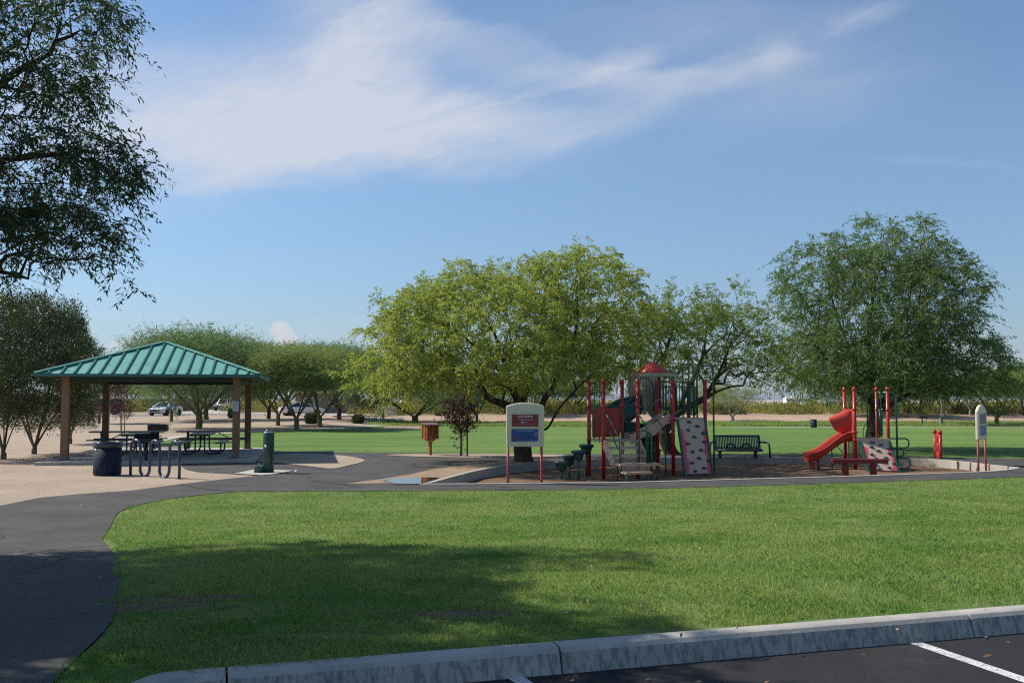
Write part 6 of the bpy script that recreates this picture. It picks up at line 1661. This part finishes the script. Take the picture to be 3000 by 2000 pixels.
barrier('barrier', t, (.08, B_, 0), (.34, B_, 0), DK + .07, DK + .97, 1)
barrier('barrier', t, (B_, .5, 0), (B_, B_ - .06, 0), DK + .07, DK + .97, 4)
mb = MB(); mb.tube(round_path([(.36, B_ - .02, DK), (.36, B_ - .02, DK + 1.57), (.76, B_ - .02, DK + 1.57), (.76, B_ - .02, DK)], .1), .026, 8); mb.tube([(.08, B_ - .02, DK + .97), (.36, B_ - .02, DK + .97)], .014, 7)
mb.tube(round_path([(.76, B_ - .02, DK + .55), (.58, B_ - .12, DK + .3), (.58, B_ - .12, DK)], .1), .014, 7); mb.build('arch_hoop', M['green'], t)
mb = MB(); mb.tube(round_path([(B_ - .1, .75, DK), (B_ - .1, .75, DK + 1.56), (B_ - .1 + .02, .45, DK + 1.56), (B_ - .1 + .02, .45, DK)], .12), .026, 8); mb.build('arch_hoop', M['green'], t)
cxp = 1.48
mb = MB(); mb.tube(round_path([(B_ - .02, .45, DK + 1.54), (cxp, .30, DK + 1.54), (cxp, .28, -.15)], .2, 8), .034, 9); pole = mb.build('climber_pole', M['green'], t)
for hw_, z0, z1, dx in ((.36, DK - .32, DK + .0, .02), (.21, DK - .60, DK - .33, .0), (.36, .05, .38, .05)):
    mb = MB(); q = round_path([(cxp + dx - hw_ + .1, .28, z0), (cxp + dx + hw_, .26, z0), (cxp + dx + hw_, .26, z1), (cxp + dx - hw_, .3, z1), (cxp + dx - hw_, .3, z0), (cxp + dx - hw_ + .11, .28, z0)], .14, 6)
    mb.tube(q, .025, 7); mb.build('climber_loop', M['green'], pole)
mb = MB(); mb.tube([(cxp + .34, .28, -.1), (cxp + .34, .28, .06)], .018, 6); mb.build('loop_foot', M['green'], pole)
mb = MB(); perforated(mb, .1, .45, .22, DK - .12, B_ - .05); perforated(mb, .08, .5, .22, DK - .1, .5); mb.build('stair', M['tandark'], t)
# ------------------------------------------------------------------ cars
def car(label, kind, loc, heading, mat, group='cars parked along the street'):
    t = thing('parked_car', label, 'car', loc, heading, group)
    if kind == 'sedan':
        Lh, Wd, zb, belt, zr = 2.4, .92, .22, .92, 1.44
        hood = [(-2.4, .55, .80), (-2.2, .36, .98), (-1.5, .25, 1.02), (-.9, .22, .98), (.9, .22, .95), (1.3, .22, .90), (2.0, .24, .80), (2.3, .30, .66), (2.42, .40, .56)]
        cab = [(-1.75, 1.00), (-.75, zr - .02), (.15, zr), (1.15, .95)]; wx, wr = 1.42, .34
    else:
        Lh, Wd, zb, belt, zr = 2.2, .92, .42, 1.10, 1.80
        hood = [(-2.2, .52, 1.05), (-2.1, .46, 1.12), (-.9, .42, 1.12), (.9, .42, 1.10), (1.2, .42, 1.06), (1.9, .44, 1.0), (2.15, .48, .92), (2.22, .50, .86)]
        cab = [(-2.1, 1.10), (-2.0, zr - .04), (.35, zr), (1.0, 1.08)]; wx, wr = 1.32, .38
    mb = MB(); rings = []
    for x, z0, z1 in hood:
        e = 1 - .10 * abs(x / Lh) ** 4
        w_ = Wd * e
        rings.append([Vector((x, y * w_, z)) for y, z in ((-.94, z0), (-1, z0 + .10), (-1, z1 - .16), (-.96, z1 - .05), (-.80, z1), (.80, z1), (.96, z1 - .05), (1, z1 - .16), (1, z0 + .10), (.94, z0))])
    mb.loft(rings, True); body = mb.build('body', mat, t)
    mb = MB(); lo, hi = [], []
    prof = cab
    rings = [[Vector((prof[0][0], s * Wd * .86, prof[0][1] - .03)) for s in (-1, 1)], [Vector((prof[1][0], s * Wd * .68, prof[1][1])) for s in (-1, 1)], [Vector((prof[2][0], s * Wd * .68, prof[2][1])) for s in (-1, 1)], [Vector((prof[3][0], s * Wd * .86, prof[3][1] - .03)) for s in (-1, 1)]]
    vs = [p_ for r_ in rings for p_ in r_]
    mb.add(vs, [(0, 1, 3, 2), (2, 3, 5, 4), (4, 5, 7, 6), (0, 2, 4, 6), (1, 7, 5, 3)]); mb.build('window', M['glass'], t)
    mb = MB()
    a, b = prof[1], prof[2]
    mb.loft([[Vector((a[0] - .06, s * Wd * .70, a[1] + .0)) for s in (-1, -.5, .5, 1)], [Vector((a[0] + .1, s * Wd * .70, a[1] + (.035 if abs(s) < 1 else .015))) for s in (-1, -.5, .5, 1)], [Vector((b[0] - .1, s * Wd * .70, b[1] + (.035 if abs(s) < 1 else .015))) for s in (-1, -.5, .5, 1)], [Vector((b[0] + .06, s * Wd * .70, b[1] + .0)) for s in (-1, -.5, .5, 1)]], True, False, False)
    for s in (-1, 1):
        for p_, q in ((0, 1), (3, 2)): mb.bar((prof[p_][0], s * Wd * .865, prof[p_][1]), (prof[q][0], s * Wd * .69, prof[q][1] + .01), .09, .05)
        xm = -.35 if kind == 'sedan' else -.4
        mb.bar((xm, s * Wd * .875, belt + .06), (xm - .03, s * Wd * .695, zr), .09, .03)
        mb.bar((prof[1][0], s * Wd * .69, prof[1][1] + .01), (prof[2][0], s * Wd * .69, prof[2][1] + .01), .07, .05)
    mb.build('roof', mat, t)
    for sx_ in (-1, 1):
        for s in (-1, 1):
            ax_ = Matrix.Rotation(PI / 2, 3, 'X')
            mb = MB(); mb.lathe([(wr * .6, -.11), (wr * .95, -.115), (wr, -.08), (wr, .08), (wr * .95, .115), (wr * .6, .11)], (sx_ * wx, s * (Wd - .11), wr), 20, axis=ax_); wh = mb.build('wheel', M['tyre'], t)
            mb = MB(); mb.lathe([(.0001, -.10), (wr * .62, -.105), (wr * .64, 0), (wr * .62, .105), (.0001, .10)], (sx_ * wx, s * (Wd - .11), wr), 16, axis=ax_); mb.build('rim', M['rim'], wh)
            mb = MB(); mb.lathe([(wr * 1.0, -.02), (wr * 1.16, -.02), (wr * 1.16, .02), (wr * 1.0, .02)], (sx_ * wx, s * (Wd - .01), wr), 20, axis=ax_); mb.build('wheel_arch', M['charcoal'] if kind != 'sedan' else M['tyre'], t)
    xf = hood[-1][0]
    for s in (-1, 1):
        mb = MB(); mb.box((xf - .16, s * .66, hood[-1][2] + .10), (.26, .34, .11)); mb.build('headlight', M['lamp'], t, bevel=.03)
        mb = MB(); mb.box((-Lh + .07, s * .68, hood[0][2] + .02), (.16, .32, .14)); mb.build('tail_light', M['taillamp'], t, bevel=.02)
        mb = MB(); mb.box((prof[3][0] - .25, s * (Wd + .08), belt + .08), (.12, .2, .13)); mb.build('side_mirror', mat, t, bevel=.03)
    mb = MB()
    if kind == 'sedan': mb.box((xf + .0, 0, .56), (.06, 1.05, .20)); mb.box((xf - .04, 0, .32), (.06, 1.4, .10))
    else:
        for q in range(7): mb.box((xf + .005, -.36 + q * .12, .82), (.05, .07, .20))
        mb.box((xf + .06, 0, .56), (.16, 1.76, .17)); mb.box((-Lh - .05, 0, .6), (.14, 1.76, .17))
    mb.build('grille', M['charcoal'], t)
    mb = MB(); mb.box((0, 0, zb + .10), (Lh * 1.6, Wd * 1.7, .14)); mb.build('underbody', M['charcoal'], t)
    return t
def car_at(label, kind, px, py, head, mat, D=None, sc_=1.0):
    p_ = G(px, py) if D is None else W(px, py, D)
    p_.z = gz(p_.x, p_.y) + 0.02
    o = car(label, kind, p_, head, mat); o.scale = (sc_,) * 3; return o
c1 = car_at('white sedan facing the viewer on the street, seen through the shelter', 'sedan', 485, 1217, R(262), M['carwhite'])
c2 = car_at('white off-road car with a slotted grille parked on the drive beside the shelter post', 'suv', 658, 1203, R(262), M['carwhite'])
c3 = car_at('white car seen from behind among palo verde trunks, right of the shelter', 'sedan', 884, 1217.5, R(28), M['carwhite'])
c4 = car_at('red off-road car half hidden by the left shrubs', 'suv', 300, 1214, R(205), M['carred'])

# ---------------- houses and walls beyond the street
def house(label, px0, px1, ybase, ytop, D, depth, matw, rise):
    a, b = W(px0, ybase, D), W(px1, ybase, D); z0 = gz(a.x, D); h = W(px0, ytop, D).z - z0
    t = thing('house', label, 'house', Vector(((a.x + b.x) / 2, D, z0)), 0)
    w_ = b.x - a.x
    mb = MB(); mb.box((0, depth / 2, h / 2), (w_, depth, h)); mb.build('wall', matw, t)
    mb = MB(); e = .5
    mb.add([(-w_ / 2 - e, -e, h), (w_ / 2 + e, -e, h), (w_ / 2 + e, depth + e, h), (-w_ / 2 - e, depth + e, h), (-w_ / 2 + depth * .45, depth / 2, h + rise), (w_ / 2 - depth * .45, depth / 2, h + rise)],
           [(0, 1, 5, 4), (1, 2, 5), (2, 3, 4, 5), (3, 0, 4), (0, 3, 2, 1)]); mb.build('roof', M['rooftile'], t)
    for k in range(2):
        mb = MB(); mb.box((-w_ * .25 + k * w_ * .5, -.02, h * .55), (1.4, .06, 1.1)); f_ = mb.build('window', M['white'], t)
        mb = MB(); mb.box((-w_ * .25 + k * w_ * .5, -.045, h * .55), (1.2, .06, .9)); mb.build('pane', M['glass'], f_)
    return t
house('brown stucco house wing behind the second white car and palo verdes', 865, 1024, 1200, 1152, 128, 8, M['stucco'], 1.6)
house('brown house with a low roof behind the white off-road car', 560, 740, 1196, 1128, 172, 10, M['stucco'], 2.4)
def block_wall(label, px0, px1, ybase, ytop, D):
    a, b = W(px0, ybase, D), W(px1, ybase, D); z0 = gz(a.x, D); h = W(px0, ytop, D).z - z0
    t = thing('garden_wall', label, 'wall', Vector(((a.x + b.x) / 2, D, z0)), 0)
    w_ = b.x - a.x
    mb = MB(); mb.box((0, 0, h / 2 - .1), (w_, .2, h + .2)); mb.build('wall', M['blockwall'], t)
    mb = MB(); mb.box((0, 0, h + .03), (w_ + .06, .28, .06)); mb.build('coping', M['stone'], t)
block_wall('brown block wall behind the white sedan', 395, 572, 1197, 1169, 150)
p_ = G(447, 1199); p_.y = 146; p_ = W(447, 1197, 146); p_.z = gz(p_.x, 146)
t = thing('wheelie_bin', 'dark green wheeled bin in front of the brown block wall', 'bin', p_, .2)
mb = MB(); mb.loft([[Vector((x * k_, y * k_, z)) for x, y in ((-.3, -.3), (.3, -.3), (.3, .3), (-.3, .3))] for k_, z in ((.8, .1), (1.0, .95))], False); mb.build('bin_body', M['darkgreen'], t)
mb = MB(); mb.box((0, 0, 1.0), (.66, .68, .07)); mb.build('lid', M['darkgreen'], t, bevel=.02)
for s in (-1, 1):
    mb = MB(); mb.lathe([(.1, -.03), (.1, .03)], (s * .28, .28, .1), 12, axis=Matrix.Rotation(PI / 2, 3, 'Y')); mb.build('wheel', M['tyre'], t)

# ---------------- footbridge, rocks, post
D = G(1080, 1221).y
a, b = W(975, 1221, D), W(1168, 1221, D); z0 = gz(a.x, D) + .1
t = thing('footbridge', 'low concrete footbridge with pale railings over the rock channel', 'bridge', Vector((a.x, D, z0)), 0)
Lb = b.x - a.x
mb = MB(); mb.box((Lb / 2, .8, 0), (Lb, 1.8, .14)); mb.build('deck', M['kerbwhite'], t, bevel=.02)
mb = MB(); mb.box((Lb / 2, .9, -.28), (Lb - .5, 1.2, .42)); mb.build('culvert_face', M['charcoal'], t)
h = W(1000, 1193, D).z - z0
mb = MB()
k = D / F_PX
xs = [(q - 975) * k for q in (988, 1019, 1045, 1070, 1092)]
for x in xs: mb.tube([(x, 0, .06), (x, 0, h)], .022, 6)
mb.tube([(xs[0], 0, h), (xs[-1], 0, h)], .02, 6); mb.build('railing', M['barkpale'], t)
mb = MB(); x0, x1 = (1100 - 975) * k, (1155 - 975) * k
for z in (h, h * .53): mb.bar((x0, 0, z), (x1, 0, z), .06, .07)
for i in range(8):
    x = x0 + (x1 - x0) * (i / 7) ** .7; mb.bar((x, 0, .06), (x, 0, h), .05, .05)
mb.bar((x1, 0, h), (x1 + .05, 1.6, h), .06, .06); mb.build('railing', M['white'], t)
rnd = random.Random(12); mb = MB()
for i in range(420):
    px, py = rnd.uniform(1055, 1180), rnd.uniform(1229, 1240)
    if py > 1240 - (px - 1055) * 0.02 + 1: continue
    g_ = G(px, py); r_ = rnd.uniform(.10, .22)
    m3 = Matrix.Rotation(rnd.uniform(0, 6), 3, 'Z') @ Matrix.Rotation(rnd.uniform(0, 6), 3, 'X')
    vs = []
    for q in range(14):
        u = Vector((rnd.gauss(0, 1), rnd.gauss(0, 1), rnd.gauss(0, .7))).normalized(); vs.append(u)
    bm = bmesh.new()
    for u in vs: bm.verts.new(g_ + (m3 @ u) * r_ + Vector((0, 0, r_ * .4)))
    bmesh.ops.convex_hull(bm, input=bm.verts); bm.verts.ensure_lookup_table()
    idx = {v: i_ for i_, v in enumerate(bm.verts)}
    mb.add([v.co.copy() for v in bm.verts], [[idx[v] for v in f_.verts] for f_ in bm.faces]); bm.free()
tag(mb.build('channel_rocks', M['stone']), 'pale loose rocks lining the channel below the footbridge', 'rocks', kind='stuff')
loc = G(1123, 1245); t = thing('green_post', 'slim green post with a small box beside the rock channel', 'post', loc, 0)
mb = MB(); mb.tube([(0, 0, -.1), (0, 0, W(1123, 1188, loc.y).z - loc.z)], .045, 8); mb.build('post', M['green'], t)
mb = MB(); mb.box((-.06, -.06, .72), (.13, .12, .34)); mb.build('box', M['darkgreen'], t, bevel=.01)

# ---------------- far airfield
D = 600.0; k = D / F_PX
a = W(2304, 1176, D)
t = thing('airfield_building', 'distant white airfield building with dark window band and red marks beyond the scrub', 'building', Vector((a.x, D, 0)), 0)
w_ = 74 * k
zt = W(2304, 1167, D).z
mb = MB(); mb.box((w_ / 2, 4, zt / 2), (w_, 8, zt)); mb.build('wall', M['white'], t)
mb = MB()
for i in range(9): mb.box((w_ * (i + .5) / 9 + .3, -.1, zt * .62), (w_ / 9 * .7, .3, 1.0))
mb.build('window_band', M['glass'], t)
mb = MB(); mb.box((w_ / 2, 4, zt + .2), (w_ + .6, 8.6, .4)); mb.box((w_ * .45, 4, zt + 1.0), (w_ * .3, 6, 1.3)); mb.box((w_ * .1, 4, zt + .7), (w_ * .12, 6, .9)); mb.build('roof', M['white'], t)
mb = MB()
for x in (.02, .16, .80, .95): mb.box((w_ * x, -.25, zt * .8), (1.0, .3, .5))
mb.build('red_sign', M['redplastic'], t)
for i, (px, yt) in enumerate(((2227, 1150), (2292, 1152), (2362, 1150), (2391, 1148), (2430, 1158))):
    Dp = 420.0; p_ = W(px, 1180, Dp); p_.z = 0
    t = thing('light_pole', ('thin far light pole left of the airfield building', 'thin far light pole at the left end of the airfield building', 'thin far light pole before the right half of the airfield building', 'thin far light pole right of the airfield building', 'shortest far light pole beside the white van')[i], 'light pole', p_, 0, 'far light poles on the airfield')
    h = W(px, yt, Dp).z
    mb = MB(); mb.tube([(0, 0, 0), (0, 0, h)], [.12, .07], 6); mb.build('pole', M['charcoal'], t)
    mb = MB(); mb.box((.3, 0, h), (.9, .25, .15)); mb.build('lamp_head', M['charcoal'], t)
p_ = W(2438, 1183, 420); p_.z = 0
t = thing('white_van', 'distant white van beyond the scrub left of the red slide', 'van', p_, 0)
mb = MB(); mb.loft([[Vector((x, y, z)) for y, z in ((-.95, .4), (-.95, zt_ - .15), (-.8, zt_), (.8, zt_), (.95, zt_ - .15), (.95, .4))] for x, zt_ in ((-2.4, 1.9), (-2.3, 2.1), (1.2, 2.1), (1.8, 1.3), (2.4, 1.1), (2.45, .8))], True); mb.build('body', M['carwhite'], t)
mb = MB(); mb.box((.6, 0, 1.6), (1.1, 1.94, .5)); mb.build('window', M['glass'], t)
for sx_ in (-1, 1):
    for s in (-1, 1):
        mb = MB(); mb.lathe([(.34, -.1), (.34, .1)], (sx_ * 1.5, s * .88, .34), 14, axis=Matrix.Rotation(PI / 2, 3, 'X')); mb.build('wheel', M['tyre'], t)

# ---------------- the air over the whole valley
mb = MB(); mb.box((0, 5300, 150), (19500, 12200, 320))
hz = mb.build('haze', None) if False else None
m, nt, out = newmat('valley_haze')
pv = node(nt, 'ShaderNodeVolumePrincipled'); pv.inputs['Color'].default_value = (0.80, 0.88, 1.0, 1); pv.inputs['Density'].default_value = 7e-5; pv.inputs['Anisotropy'].default_value = 0.2
L(nt, pv.outputs[0], out.inputs['Volume'])
mb = MB(); mb.box((0, 5300, 60), (19500, 12200, 130)); hz = mb.build('haze', m); tag(hz, 'thin pale blue haze in the air over the distant hills', 'haze', kind='stuff')
